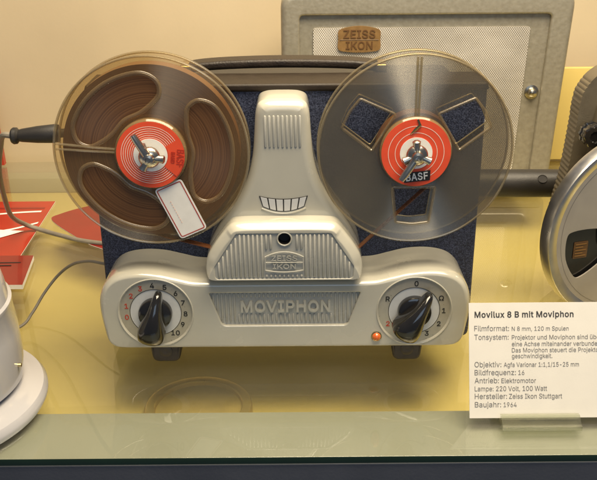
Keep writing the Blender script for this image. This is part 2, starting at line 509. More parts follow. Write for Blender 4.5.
def box(x0, x1, y0, y1, z0, z1, bev=0.0):
    mb = MB().add([(x, y, z) for x in (x0, x1) for y in (y0, y1) for z in (z0, z1)],
                  [(0, 1, 3, 2), (4, 6, 7, 5), (0, 4, 5, 1), (2, 3, 7, 6), (0, 2, 6, 4), (1, 5, 7, 3)])
    if bev:
        bm = bmesh.new(); vs = [bm.verts.new(v) for v in mb.v]
        for f in mb.f: bm.faces.new([vs[i] for i in f])
        bmesh.ops.recalc_face_normals(bm, faces=bm.faces)
        bmesh.ops.bevel(bm, geom=list(bm.edges), offset=bev, segments=3, profile=0.5, affect='EDGES')
        bm.verts.index_update()
        mb = MB(); mb.v = [tuple(v.co) for v in bm.verts]; mb.f = [tuple(v.index for v in f.verts) for f in bm.faces]
        bm.free()
    return mb
def slab(loop, z0, z1):
    """horizontal plate from an x,y loop"""
    mb = MB(); o = ccw(loop); v, f = fill(o)
    mb.add([(p[0], p[1], z1) for p in v], f); mb.add([(p[0], p[1], z0) for p in v], f)
    bridge(mb, [(p[0], p[1], z0) for p in o], [(p[0], p[1], z1) for p in o])
    return weld(mb)

# letter outlines (advance, loops), 1/1000 em, cap height 509
GLYPHS = {
 ',': (188, [[(38,-119),(68,71),(137,71),(84,-119)]]),
 '-': (453, [[(337,244),(337,188),(114,188),(114,244)]]),
 '.': (188, [[(95,-4),(78,-1),(63,9),(53,24),(50,41),(53,59),(63,73),(78,83),(95,87),(113,83),(128,73),(138,59),(141,41),(138,24),(128,9),(113,-1)]]),
 '/': (249, [[(235,533),(71,-76),(14,-76),(178,533)]]),
 '0': (453, [[(227,-7),(174,1),(130,24),(95,62),(69,113),(60,144),(53,178),(49,214),(48,254),(49,294),(53,330),(60,364),(69,395),(95,447),(130,484),(174,508),(227,516),(279,508),(323,484),(358,447),(384,395),(393,364),(400,330),(404,294),(405,254),(404,214),(400,178),(393,144),(384,113),(359,62),(323,24),(279,1)],[(227,50),(261,56),(290,74),(313,103),(330,144),(340,194),(344,254),(340,314),(330,365),(313,405),(290,435),(261,453),(227,460),(192,453),(163,435),(140,405),(123,365),(113,314),(109,254),(113,194),(123,144),(140,103),(163,74),(192,56)]]),
 '1': (453, [[(76,0),(76,55),(391,55),(391,0)],[(276,509),(276,0),(212,0),(212,448),(86,358),(86,427),(198,509)]]),
 '2': (453, [[(64,0),(64,47),(234,229),(282,282),(299,305),(311,327),(318,348),(320,371),(317,397),(308,419),(293,436),(273,449),(250,457),(224,460),(196,457),(172,447),(153,433),(139,413),(130,390),(127,362),(66,362),(71,405),(86,442),(111,473),(143,496),(182,511),(225,516),(268,511),(306,497),(337,474),(361,445),(376,411),(381,372),(378,345),(371,318),(357,290),(336,259),(306,223),(267,180),(153,60),(389,57),(389,0)]]),
 '3': (453, [[(218,-7),(173,-3),(133,10),(98,30),(70,57),(52,91),(44,132),(109,132),(115,107),(126,87),(144,71),(165,59),(191,52),(219,50),(248,53),(275,61),(297,74),(315,93),(325,116),(329,145),(326,172),(316,196),(299,217),(275,234),(242,244),(201,248),(157,248),(157,299),(288,448),(70,452),(70,509),(372,509),(372,461),(211,278),(211,289),(264,288),(308,276),(344,253),(371,222),(387,186),(393,145),(387,103),(370,66),(344,36),(309,12),(266,-2)]]),
 '4': (453, [[(40,105),(40,158),(247,509),(311,509),(109,166),(413,163),(413,105)],[(282,0),(282,121),(282,146),(282,318),(343,318),(343,0)]]),
 '5': (453, [[(221,-7),(178,-2),(140,11),(108,32),(83,60),(66,93),(60,130),(122,130),(127,108),(138,89),(154,73),(173,60),(196,52),(221,50),(250,53),(276,64),(298,82),(314,104),(324,131),(328,162),(324,193),(314,221),(297,244),(275,262),(248,273),(218,277),(192,275),(167,268),(145,258),(128,246),(67,253),(96,509),(366,509),(366,452),(151,452),(134,301),(155,315),(178,325),(203,331),(229,334),(263,330),(294,321),(321,306),(345,285),(364,260),(379,231),(388,199),(391,163),(385,117),(369,76),(343,41),(309,15),(268,-1)]]),
 '6': (453, [[(226,-7),(182,-1),(142,15),(109,40),(84,74),(69,115),(64,162),(68,199),(80,239),(102,285),(137,340),(252,509),(322,509),(151,261),(145,261),(165,288),(196,307),(214,312),(235,314),(278,309),(316,295),(346,271),(370,240),(384,201),(389,157),(384,112),(368,73),(343,39),(310,14),(271,-2)],[(226,48),(254,52),(279,63),(299,79),(314,101),(324,128),(327,157),(324,187),(314,213),(299,235),(279,251),(254,262),(226,265),(198,262),(174,252),(153,235),(138,214),(128,188),(125,158),(128,128),(138,102),(153,79),(174,63),(198,52)]]),
 '7': (453, [[(97,0),(323,448),(62,452),(62,509),(391,509),(391,449),(165,0)]]),
 '8': (453, [[(226,-7),(178,-2),(136,11),(101,33),(74,62),(57,96),(52,135),(55,166),(65,195),(81,220),(101,241),(125,256),(153,265),(119,282),(93,308),(76,342),(70,380),(75,417),(90,450),(114,477),(146,498),(184,511),(226,516),(269,511),(306,498),(337,477),(361,450),(377,417),(382,380),(376,342),(359,308),(333,282),(300,267),(327,256),(351,241),(372,220),(387,195),(397,166),(401,135),(395,96),(378,62),(352,33),(317,11),(275,-2)],[(226,49),(258,52),(285,60),(307,74),(323,91),(333,113),(337,139),(333,165),(322,189),(305,208),(283,223),(256,232),(226,235),(196,232),(169,223),(147,208),(130,189),(119,165),(115,139),(119,113),(129,91),(145,74),(167,60),(195,52)],[(226,290),(252,292),(274,300),(293,313),(307,330),(316,351),(319,376),(316,399),(308,420),(294,437),(275,449),(252,457),(226,460),(200,457),(177,449),(159,437),(145,420),(136,399),(133,376),(136,351),(145,330),(159,313),(178,300),(201,292)]]),
 '9': (453, [[(226,516),(271,510),(310,494),(343,468),(368,434),(384,393),(389,347),(385,309),(373,270),(350,224),(315,168),(200,0),(130,0),(301,248),(307,248),(287,221),(257,202),(238,196),(218,195),(175,199),(137,214),(106,237),(83,269),(68,307),(64,352),(69,397),(85,436),(110,469),(143,494),(182,510)],[(226,460),(199,457),(174,446),(154,429),(138,407),(129,381),(125,352),(129,322),(138,295),(154,274),(174,257),(199,247),(226,243),(254,247),(279,257),(299,273),(314,295),(324,321),(327,350),(324,381),(314,407),(299,429),(279,446),(254,457)]]),
 ':': (188, [[(95,-4),(78,-1),(63,9),(53,24),(50,41),(53,59),(63,73),(78,83),(95,87),(113,83),(128,73),(138,59),(141,41),(138,24),(128,9),(113,-1)],[(95,271),(78,274),(63,284),(53,299),(50,316),(53,334),(63,349),(78,359),(95,362),(113,359),(128,349),(138,334),(141,316),(138,299),(128,284),(113,274)]]),
 'A': (480, [[(16,0),(201,509),(276,509),(463,0),(395,0),(287,302),(264,372),(232,478),(245,478),(213,371),(191,302),(85,0)],[(110,142),(110,199),(370,199),(370,142)]]),
 'B': (456, [[(60,0),(60,509),(241,509),(289,504),(329,491),(359,469),(381,442),(394,410),(398,374),(395,344),(387,320),(373,301),(356,286),(336,275),(315,267),(315,262),(339,257),(363,245),(385,227),(402,203),(414,173),(418,136),(413,100),(400,67),(377,39),(344,18),(301,4),(247,0)],[(125,57),(245,57),(296,63),(330,80),(349,105),(355,137),(352,161),(342,184),(327,203),(306,218),(279,228),(248,231),(125,231)],[(125,285),(238,285),(265,288),(288,296),(308,309),(323,326),(333,348),(336,372),(330,403),(313,429),(283,446),(240,452),(125,452)]]),
 'D': (502, [[(219,0),(96,0),(96,57),(215,57),(272,63),(318,81),(354,110),(379,149),(394,198),(399,255),(394,312),(379,361),(354,399),(320,428),(275,446),(221,452),(93,452),(93,509),(225,509),(261,507),(294,501),(325,492),(353,478),(399,441),(433,391),(446,361),(455,329),(460,293),(462,255),(460,217),(455,181),(446,149),(433,119),(417,92),(398,68),(376,48),(351,31),(322,17),(291,8),(256,2)],[(125,509),(125,0),(60,0),(60,509)]]),
 'E': (419, [[(60,0),(60,509),(372,509),(372,452),(125,452),(125,286),(355,286),(355,229),(125,229),(125,57),(375,57),(375,0)]]),
 'F': (410, [[(60,0),(60,509),(369,509),(369,452),(125,452),(125,278),(346,278),(346,221),(125,221),(125,0)]]),
 'H': (517, [[(60,0),(60,509),(125,509),(125,289),(392,289),(392,509),(457,509),(457,0),(392,0),(392,232),(125,232),(125,0)]]),
 'I': (300, [[(31,0),(31,57),(118,57),(118,452),(31,452),(31,509),(269,509),(269,452),(183,452),(183,57),(269,57),(269,0)]]),
 'K': (467, [[(104,145),(104,216),(139,261),(174,303),(212,344),(364,509),(448,509),(231,276)],[(60,0),(60,509),(125,509),(125,334),(124,225),(125,193),(125,0)],[(372,0),(188,259),(228,309),(449,0)]]),
 'L': (393, [[(60,0),(60,509),(125,509),(125,57),(361,57),(361,0)]]),
 'M': (628, [[(60,0),(60,509),(152,509),(277,187),(287,159),(299,123),(311,84),(322,49),(307,49),(318,83),(330,121),(342,158),(352,187),(476,509),(568,509),(568,0),(504,0),(504,291),(504,327),(505,369),(506,413),(507,457),(513,457),(498,409),(482,363),(467,322),(456,291),(342,0),(286,0),(170,291),(159,321),(145,361),(129,408),(112,457),(119,457),(120,416),(121,372),(122,328),(122,291),(122,0)]]),
 'N': (523, [[(60,0),(60,509),(136,509),(343,183),(363,151),(388,107),(414,55),(405,54),(401,108),(399,157),(399,195),(399,509),(463,509),(463,0),(387,0),(202,290),(177,331),(148,381),(108,452),(119,454),(122,384),(124,328),(125,291),(125,0)]]),
 'O': (533, [[(267,-7),(235,-5),(205,1),(177,11),(150,25),(126,42),(105,63),(86,88),(70,115),(57,146),(48,179),(42,215),(40,254),(42,293),(48,329),(57,362),(70,393),(86,421),(105,445),(126,466),(150,484),(177,498),(205,508),(235,514),(267,516),(299,514),(329,508),(357,498),(384,484),(408,466),(429,445),(448,421),(464,393),(477,362),(486,329),(491,293),(493,254),(491,215),(486,179),(477,146),(464,115),(448,88),(429,63),(408,42),(384,25),(357,11),(329,1),(299,-5)],[(267,53),(310,59),(349,76),(383,105),(408,144),(425,194),(430,254),(425,314),(408,365),(383,404),(349,433),(310,450),(267,456),(223,450),(184,433),(151,404),(125,364),(109,314),(103,254),(109,194),(125,144),(151,105),(184,76),(223,59)]]),
 'P': (445, [[(60,0),(60,509),(235,509),(289,503),(332,487),(366,462),(390,430),(404,391),(409,348),(404,304),(390,265),(366,233),(332,207),(289,191),(235,186),(109,186),(109,242),(233,242),(269,246),(297,256),(318,272),(333,294),(342,319),(344,348),(342,376),(333,402),(318,423),(297,439),(268,449),(232,452),(125,452),(125,0)]]),
 'R': (449, [[(60,0),(60,509),(236,509),(290,504),(333,489),(367,465),(390,433),(405,395),(409,352),(405,309),(390,271),(367,240),(333,217),(289,203),(236,198),(96,198),(96,255),(234,255),(269,258),(298,267),(319,281),(334,300),(342,324),(345,352),(342,380),(334,405),(319,425),(298,440),(269,449),(233,452),(125,452),(125,0)],[(353,0),(230,229),(303,229),(428,0)]]),
 'S': (447, [[(224,-9),(172,-4),(128,9),(91,31),(64,60),(46,96),(38,137),(104,137),(110,110),(123,88),(142,71),(166,59),(194,52),(224,49),(257,52),(286,60),(311,74),(329,92),(341,114),(346,139),(342,161),(332,179),(316,193),(296,205),(245,222),(184,239),(128,260),(86,289),(60,326),(52,372),(58,413),(75,448),(102,476),(138,498),(180,511),(227,516),(275,511),(316,498),(351,476),(377,449),(394,415),(401,378),(337,378),(326,412),(302,437),(267,453),(225,459),(194,456),(167,448),(145,435),(129,418),(118,398),(115,376),(119,352),(131,334),(148,319),(169,308),(212,293),(264,279),(312,264),(336,252),(359,238),(379,220),(395,198),(405,171),(408,139),(403,99),(386,64),(360,34),(323,11),(278,-4)]]),
 'T': (449, [[(32,452),(32,509),(417,509),(417,452),(257,452),(257,0),(193,0),(193,452)]]),
 'V': (480, [[(204,0),(16,509),(84,509),(192,206),(215,137),(248,31),(235,31),(267,138),(290,206),(395,509),(463,509),(278,0)]]),
 'W': (686, [[(155,0),(16,509),(82,509),(163,196),(175,145),(187,94),(197,40),(189,40),(200,94),(211,145),(224,196),(306,509),(380,509),(462,196),(474,145),(486,94),(497,40),(488,40),(499,94),(510,145),(523,196),(603,509),(670,509),(530,0),(455,0),(368,323),(351,391),(336,475),(350,475),(335,395),(318,323),(230,0)]]),
 'Z': (438, [[(42,0),(42,46),(273,385),(306,431),(341,476),(348,454),(285,452),(223,452),(40,452),(40,509),(397,509),(397,462),(169,129),(134,81),(97,33),(90,54),(152,57),(214,57),(399,57),(399,0)]]),
 'a': (389, [[(160,-9),(126,-5),(94,5),(68,22),(48,45),(35,73),(30,108),(34,138),(43,161),(58,179),(78,193),(100,203),(125,211),(178,220),(234,227),(265,235),(276,255),(273,279),(267,297),(256,311),(240,322),(220,329),(196,331),(171,329),(149,322),(118,301),(100,274),(41,291),(57,322),(79,346),(104,364),(133,375),(163,382),(194,384),(239,379),(263,372),(286,360),(306,343),(322,320),(333,290),(337,251),(337,0),(277,0),(277,52),(272,52),(252,25),(236,12),(215,1),(190,-6)],[(170,45),(202,49),(228,59),(248,74),(263,93),(272,115),(276,138),(276,190),(259,182),(231,176),(200,171),(175,168),(134,159),(117,150),(103,139),(95,124),(92,105),(94,87),(102,72),(114,61),(130,52),(149,47)]]),
 'b': (424, [[(229,-8),(198,-5),(172,4),(153,17),(138,31),(118,59),(112,59),(112,0),(53,0),(53,509),(114,509),(114,319),(137,346),(152,360),(171,373),(197,381),(229,384),(274,378),(313,361),(345,332),(370,293),(385,245),(390,189),(385,133),(370,84),(346,45),(313,16),(274,-2)],[(220,47),(253,51),(279,66),(301,88),(316,117),(325,151),(328,189),(325,227),(316,261),(301,290),(280,311),(253,325),(220,330),(188,325),(161,312),(140,291),(125,263),(116,229),(113,189),(116,150),(125,115),(140,86),(162,65),(188,51)]]),
 'c': (396, [[(207,-8),(159,-2),(117,16),(82,46),(56,85),(40,133),(34,187),(40,243),(56,291),(82,330),(117,360),(159,378),(207,384),(234,383),(260,377),(284,368),(305,356),(324,341),(340,322),(353,301),(362,277),(303,262),(290,289),(270,311),(242,325),(207,330),(173,325),(145,310),(124,287),(108,258),(99,224),(96,187),(99,151),(108,117),(124,89),(145,66),(173,51),(207,46),(243,52),(271,66),(292,89),(304,117),(363,102),(354,78),(341,56),(325,37),(306,21),(285,9),(261,-1),(235,-6)]]),
 'd': (424, [[(195,-8),(151,-2),(111,16),(79,45),(55,84),(39,133),(34,189),(39,245),(55,293),(79,332),(112,361),(151,378),(196,384),(228,381),(253,373),(272,360),(287,346),(306,319),(311,319),(311,509),(372,509),(372,0),(313,0),(313,59),(307,59),(287,31),(272,17),(252,4),(227,-5)],[(205,47),(236,51),(263,65),(284,86),(299,115),(309,150),(312,189),(309,229),(300,263),(284,291),(263,312),(237,325),(205,330),(172,325),(145,311),(124,290),(108,261),(99,227),(96,189),(99,151),(109,117),(124,88),(145,66),(172,51)]]),
 'e': (404, [[(212,-8),(161,-2),(117,16),(82,46),(56,85),(40,132),(34,187),(39,242),(55,290),(81,329),(115,359),(157,378),(205,384),(236,382),(266,374),(294,361),(319,341),(341,315),(357,282),(368,242),(371,194),(371,169),(75,169),(75,221),(338,221),(310,202),(307,237),(298,269),(283,294),(263,314),(237,326),(205,330),(173,326),(146,313),(125,294),(109,270),(99,241),(96,211),(96,178),(100,139),(110,106),(128,80),(151,61),(179,50),(212,46),(234,48),(254,53),(271,61),(285,73),(297,88),(306,105),(365,91),(353,63),(335,39),(311,19),(283,4),(249,-5)]]),
 'f': (254, [[(228,379),(228,327),(6,327),(6,379)],[(81,0),(81,432),(84,461),(96,486),(113,505),(135,519),(161,527),(187,530),(222,527),(243,521),(227,468),(215,472),(195,474),(171,470),(154,460),(145,443),(142,419),(142,0)]]),
 'g': (425, [[(207,-151),(168,-148),(134,-140),(105,-127),(82,-110),(64,-91),(51,-69),(101,-41),(122,-66),(136,-78),(154,-88),(178,-95),(207,-97),(249,-92),(282,-75),(304,-47),(311,-6),(311,68),(306,68),(287,41),(272,28),(252,16),(227,8),(195,5),(152,10),(113,27),(80,53),(55,90),(39,136),(34,191),(39,246),(55,293),(80,332),(112,361),(152,378),(196,384),(228,382),(253,373),(273,360),(288,346),(308,319),(313,319),(313,379),(372,379),(372,-9),(367,-54),(350,-90),(324,-117),(291,-136),(251,-147)],[(205,59),(237,63),(264,75),(285,95),(300,121),(309,154),(312,193),(309,231),(300,264),(285,291),(264,312),(237,325),(205,330),(172,325),(145,312),(124,290),(109,262),(99,229),(96,193),(99,155),(109,123),(124,96),(145,76),(172,63)]]),
 'h': (410, [[(114,227),(114,0),(53,0),(53,509),(114,509),(114,287),(102,287),(124,332),(152,362),(187,379),(227,384),(264,380),(295,369),(321,349),(341,321),(353,285),(357,240),(357,0),(296,0),(296,235),(290,275),(273,304),(246,323),(210,329),(184,326),(161,317),(141,303),(126,283),(117,257)]]),
 'i': (167, [[(53,0),(53,379),(114,379),(114,0)],[(84,443),(67,446),(54,455),(44,468),(41,483),(44,499),(54,512),(67,521),(84,524),(100,521),(114,512),(123,499),(126,483),(123,468),(114,455),(100,446)]]),
 'j': (167, [[(53,379),(114,379),(114,-30),(111,-63),(102,-90),(86,-113),(65,-129),(37,-139),(4,-143),(-10,-143),(-10,-87),(2,-87),(25,-83),(40,-72),(50,-54),(53,-29)],[(83,443),(67,446),(53,455),(44,468),(41,483),(44,499),(53,512),(67,521),(83,524),(100,521),(114,512),(123,499),(126,483),(123,468),(114,455),(100,446)]]),
 'k': (381, [[(110,137),(110,212),(121,212),(284,379),(360,379),(184,199),(177,199)],[(53,0),(53,509),(114,509),(114,0)],[(294,0),(148,186),(191,229),(372,0)]]),
 'l': (189, [[(139,-2),(101,3),(74,20),(58,47),(53,84),(53,509),(114,509),(114,99),(115,77),(120,62),(130,54),(146,52),(160,53),(170,54),(181,3),(162,-1)]]),
 'm': (610, [[(53,0),(53,379),(112,379),(112,295),(118,323),(132,346),(151,363),(172,376),(195,384),(219,386),(257,380),(287,361),(309,331),(321,295),(312,295),(322,321),(337,343),(357,361),(381,375),(407,383),(437,386),(468,383),(497,372),(522,354),(541,328),(553,296),(557,255),(557,0),(496,0),(496,254),(490,289),(473,313),(447,326),(419,330),(395,328),(374,320),(358,307),(345,290),(338,270),(335,247),(335,0),(274,0),(274,260),(269,288),(253,311),(229,326),(199,330),(178,328),(158,320),(140,307),(126,289),(117,266),(114,238),(114,0)]]),
 'n': (410, [[(114,227),(114,0),(53,0),(53,379),(112,379),(112,287),(102,287),(124,332),(152,362),(187,379),(227,384),(264,380),(295,369),(321,349),(341,321),(353,285),(357,240),(357,0),(296,0),(296,235),(290,275),(273,304),(246,323),(210,329),(184,326),(161,317),(141,303),(126,283),(117,257)]]),
 'o': (415, [[(207,-8),(159,-2),(117,16),(82,46),(56,85),(40,133),(34,187),(40,243),(56,291),(82,330),(117,360),(159,378),(207,384),(256,378),(299,360),(333,330),(359,291),(376,243),(381,187),(376,133),(359,85),(333,46),(299,16),(256,-2)],[(207,46),(242,51),(270,66),(292,89),(307,117),(316,151),(319,187),(316,224),(307,258),(292,287),(270,310),(242,325),(207,330),(173,325),(145,310),(124,287),(108,258),(99,224),(96,187),(99,151),(108,117),(124,89),(145,66),(173,51)]]),
 'p': (424, [[(53,-143),(53,379),(112,379),(112,319),(118,319),(137,346),(152,360),(171,373),(197,381),(229,384),(274,378),(313,361),(345,332),(370,293),(385,245),(390,189),(385,133),(370,84),(346,45),(313,16),(274,-2),(229,-8),(198,-5),(173,4),(153,17),(138,31),(118,59),(114,-143)],[(220,47),(253,51),(279,66),(301,88),(316,117),(325,151),(328,189),(325,227),(316,261),(301,290),(280,311),(253,325),(220,330),(188,325),(161,312),(140,291),(125,263),(116,229),(113,189),(116,150),(125,115),(140,86),(162,65),(188,51)]]),
 'q': (424, [[(372,-143),(311,-143),(311,59),(306,59),(287,31),(272,17),(252,4),(227,-5),(195,-8),(151,-2),(111,16),(79,45),(55,84),(39,133),(34,189),(39,245),(55,293),(79,332),(112,361),(151,378),(196,384),(228,381),(253,373),(272,360),(287,346),(307,319),(313,319),(313,379),(372,379)],[(205,47),(236,51),(263,65),(284,86),(299,115),(309,150),(312,189),(309,229),(300,263),(284,291),(263,312),(237,325),(205,330),(172,325),(145,311),(124,290),(108,261),(99,227),(96,189),(99,151),(109,117),(124,88),(145,66),(172,51)]]),
 'r': (259, [[(53,0),(53,379),(112,379),(112,321),(130,347),(152,367),(181,380),(213,385),(229,384),(243,384),(243,322),(230,324),(207,326),(182,323),(159,315),(140,301),(126,284),(117,262),(114,237),(114,0)]]),
 's': (365, [[(182,-8),(145,-5),(112,3),(84,18),(62,38),(45,63),(36,94),(94,107),(105,79),(124,60),(150,49),(181,45),(217,50),(244,62),(262,81),(268,103),(265,121),(254,136),(237,147),(212,155),(149,170),(104,186),(72,208),(53,237),(47,274),(51,305),(65,332),(87,354),(115,370),(149,381),(187,384),(223,381),(254,372),(279,358),(299,339),(314,316),(324,290),(268,277),(258,298),(243,316),(219,328),(187,333),(156,329),(131,317),(114,299),(109,277),(112,258),(124,243),(144,232),(172,223),(229,209),(275,194),(306,171),(325,142),(331,107),(326,75),(312,47),(290,24),(260,6),(223,-5)]]),
 't': (227, [[(204,379),(204,327),(6,327),(6,379)],[(65,471),(126,471),(126,98),(128,76),(136,61),(150,53),(170,50),(185,51),(202,54),(213,2),(192,-3),(168,-4),(125,2),(92,21),(72,52),(65,93)]]),
 'u': (410, [[(182,-5),(146,-1),(115,11),(89,31),(69,59),(57,95),(53,139),(53,379),(114,379),(114,144),(119,105),(137,75),(164,56),(200,50),(226,53),(249,62),(268,77),(283,97),(293,122),(296,153),(296,379),(357,379),(357,0),(298,0),(298,92),(307,92),(286,47),(257,17),(222,0)]]),
 'v': (389, [[(163,0),(17,379),(84,379),(165,155),(187,87),(206,21),(184,21),(203,87),(224,155),(305,379),(371,379),(226,0)]]),
 'w': (567, [[(138,0),(23,379),(87,379),(133,214),(154,137),(175,41),(165,41),(186,135),(206,214),(252,379),(316,379),(362,214),(382,136),(402,41),(391,41),(413,135),(434,214),(480,379),(545,379),(429,0),(368,0),(319,172),(305,225),(291,280),(277,338),(291,338),(277,280),(263,225),(248,172),(199,0)]]),
 'x': (379, [[(21,0),(171,218),(171,171),(29,379),(100,379),(147,306),(179,253),(207,206),(175,206),(202,253),(233,306),(282,379),(352,379),(209,169),(209,214),(358,0),(287,0),(231,85),(200,136),(173,182),(205,182),(178,136),(148,85),(91,0)]]),
 'y': (389, [[(47,-139),(61,-86),(71,-87),(104,-89),(118,-84),(130,-74),(141,-58),(151,-36),(163,-1),(17,379),(84,379),(165,155),(187,87),(206,21),(184,21),(202,87),(224,155),(305,379),(371,379),(204,-58),(191,-85),(177,-107),(159,-124),(139,-136),(117,-143),(91,-145),(65,-143)]]),
 'z': (380, [[(42,0),(42,46),(254,320),(48,323),(48,379),(333,379),(333,331),(126,60),(339,56),(339,0)]]),
 chr(252): (410, [[(182,-5),(146,-1),(115,11),(89,31),(69,59),(57,95),(53,139),(53,379),(114,379),(114,144),(119,105),(137,75),(164,56),(200,50),(226,53),(249,62),(268,77),(283,97),(293,122),(296,153),(296,379),(357,379),(357,0),(298,0),(298,92),(307,92),(286,47),(257,17),(222,0)],[(277,443),(261,446),(248,455),(239,468),(236,483),(239,499),(248,512),(261,520),(277,523),(292,520),(305,512),(314,499),(317,483),(314,468),(305,455),(292,446)],[(133,443),(118,446),(104,455),(96,468),(93,483),(96,499),(104,512),(118,520),(133,523),(149,520),(162,512),(170,499),(173,483),(170,468),(162,455),(149,446)]]),
 chr(937): (536, [[(42,0),(42,57),(166,57),(166,81),(128,97),(97,121),(73,152),(55,189),(44,232),(40,278),(44,328),(57,374),(77,414),(104,449),(137,477),(176,498),(220,511),(268,516),(316,511),(360,498),(398,477),(432,449),(459,414),(479,374),(491,328),(495,278),(492,232),(481,189),(463,152),(439,121),(408,97),(370,81),(370,57),(494,57),(494,0),(311,0),(311,102),(361,125),(399,163),(423,214),(431,277),(425,329),(410,373),(386,408),(354,434),(314,450),(268,455),(222,450),(182,434),(150,408),(125,373),(110,329),(105,277),(113,214),(136,163),(174,125),(225,102),(225,0)]]),
}
CAP = 0.509
def winding(x, y, loops):
    w = 0
    for l in loops:
        for i in range(len(l)):
            ax, ay = l[i - 1]; bx, by = l[i]
            if (ay > y) != (by > y) and x < (bx - ax) * (y - ay) / (by - ay) + ax: w += 1 if by > ay else -1
    return w
def glyph(ch, bold, cache={}):
    """advance, outline loops and filled triangles of a letter, in em"""
    key = (ch, round(bold, 4))
    if key in cache: return cache[key]
    adv, ls = GLYPHS[ch]
    L = [[(p[0] / 1000, p[1] / 1000) for p in l] for l in ls if len(l) > 2]
    if area2(max(L, key=lambda l: abs(area2(l)))) < 0: L = [l[::-1] for l in L]
    if bold: L = [offset(l, -bold) for l in L]
    vs = []; ed = []
    for l in L:
        b = len(vs); vs += [Vector(p) for p in l]
        ed += [(b + i, b + (i + 1) % len(l)) for i in range(len(l))]
    r = delaunay_2d_cdt(vs, ed, [], 0, 1e-6)
    V = [(v.x, v.y) for v in r[0]]
    F = [tuple(f) for f in r[2] if winding(sum(V[i][0] for i in f) / 3, sum(V[i][1] for i in f) / 3, L) != 0]
    cache[key] = (adv / 1000 + 2 * bold, L, V, F)
    return cache[key]
def text(body, size, ext=0.0002, bold=0.0, width=None, height=None, align='CENTER', bevel=0.0):
    """lettering in the XZ plane facing -Y, centred on (or left at) the origin, baseline z=0"""
    cap = height if height else size * 0.72
    k = cap / CAP
    x = 0; gl = []
    for ch in body:
        if ch == ' ': x += .195; continue
        adv, L, V, F = glyph(ch, bold / k)
        gl.append((x + bold / k, L, V, F)); x += adv
    xs = [p[0] + g[0] for g in gl for p in g[2]]
    x0, x1 = min(xs), max(xs)
    sx = width / (x1 - x0) if width else k
    off = {'LEFT': x0, 'CENTER': .5 * (x0 + x1)}[align]
    mb = MB()
    for gx, L, V, F in gl:
        tr = lambda l: [((p[0] + gx - off) * sx, p[1] * k) for p in l]
        for l in L: bridge(mb, at(tr(l), ext), at(tr(l), -ext))
        mb.add(at(tr(V), -ext), F)
    return mb
def T(x, y, z): return Matrix.Translation((x, y, z))

# ------------------------------------------------------------------ the setting
GY0, GY1 = 0.4515, 1.085
struct(box(-1.1, 1.1, 0.5125, 1.13, -0.065, -0.045).build('floor', MAT['floor']))
struct(box(-1.1, 1.1, 1.115, 1.16, -0.0449, 0.62).build('wall', MAT['wall']))
struct(box(-1.1, 1.1, 1.088, 1.1145, -0.0445, -0.024, 0.001).build('wall_ledge', MAT['ledge']))
struct(box(-1.1, 1.1, 0.4560, 0.512, -0.075, -0.0062, 0.0008).build('shelf_rail', MAT['rail']))
struct(box(-1.1, 1.1, 0.4528, 0.4555, -0.30, -0.0062, 0.0012).build('cabinet_front', MAT['cabinet']))
sh = struct(MB().join(box(-1.1, 1.1, GY0 + 0.0005, GY1, -0.0055, 0.0, 0.0004)).build('glass_shelf', MAT['glass']))
sh.data.materials.append(MAT['glass_edge'])
for p in sh.data.polygons:
    if p.center.y < GY0 + 0.0006 and abs(p.normal.y) > 0.3: p.material_index = 1

# ------------------------------------------------------------------ tape recorder
X0 = -0.0105
YP, YH, YC, YN = 0.605, 0.560, 0.553, 0.570     # panel, housing, cover block, cover neck faces
rec = thing('tape_recorder', 'cream and navy reel to reel tape recorder standing upright on the glass shelf', 'tape recorder', (X0, 0.60, 0.0))
def sym(pts): return [(X0 + u, z) for u, z in pts] + [(X0 - u, z) for u, z in reversed(pts)]

case_loop = rounded([(X0 - .142, .0015), (X0 + .1475, .0015), (X0 + .1475, .2085), (X0 - .142, .2085)], 0.006)
pillow(case_loop, 0.638, YP, 0.002).build('back_case', MAT['panel'], rec, wn=True)
bk = rounded([(X0 - .136, .0015), (X0 + .136, .0015), (X0 + .136, .2030), (X0 - .136, .2030)], 0.010)
pillow(bk, 0.70, 0.6385, 0.004).build('rear_cover', MAT['black_matte'], rec, wn=True)
rim_o = rounded([(X0 - .1435, .2040), (X0 + .1490, .2040), (X0 + .1470, .2098), (X0 - .1415, .2098)], 0.002, 3)
pillow(rim_o, 0.640, YP - .002, 0.002).build('top_rim', MAT['rim'], rec, wn=True)
# carrying handle: a leather strap bowed over the top
hp = spline([(-.078, .2085), (-.070, .2120), (-.045, .2142), (0, .2152), (.045, .2142), (.070, .2120), (.078, .2085)], 6)
up_ = [(X0 + a, b + .0036) for a, b in hp]; lo_ = [(X0 + a, b - .0030) for a, b in hp]
handle = pillow(up_ + lo_[::-1], 0.664, 0.646, 0.0025).build('carrying_handle', MAT['leather'], rec, wn=True)
for sgn in (-1, 1):
    mb = box(X0 + sgn * .0745 - .0045, X0 + sgn * .0745 + .0045, .6445, .667, .2028, .2150, .0015)
    mb.build('handle_clip', MAT['brass'], handle)

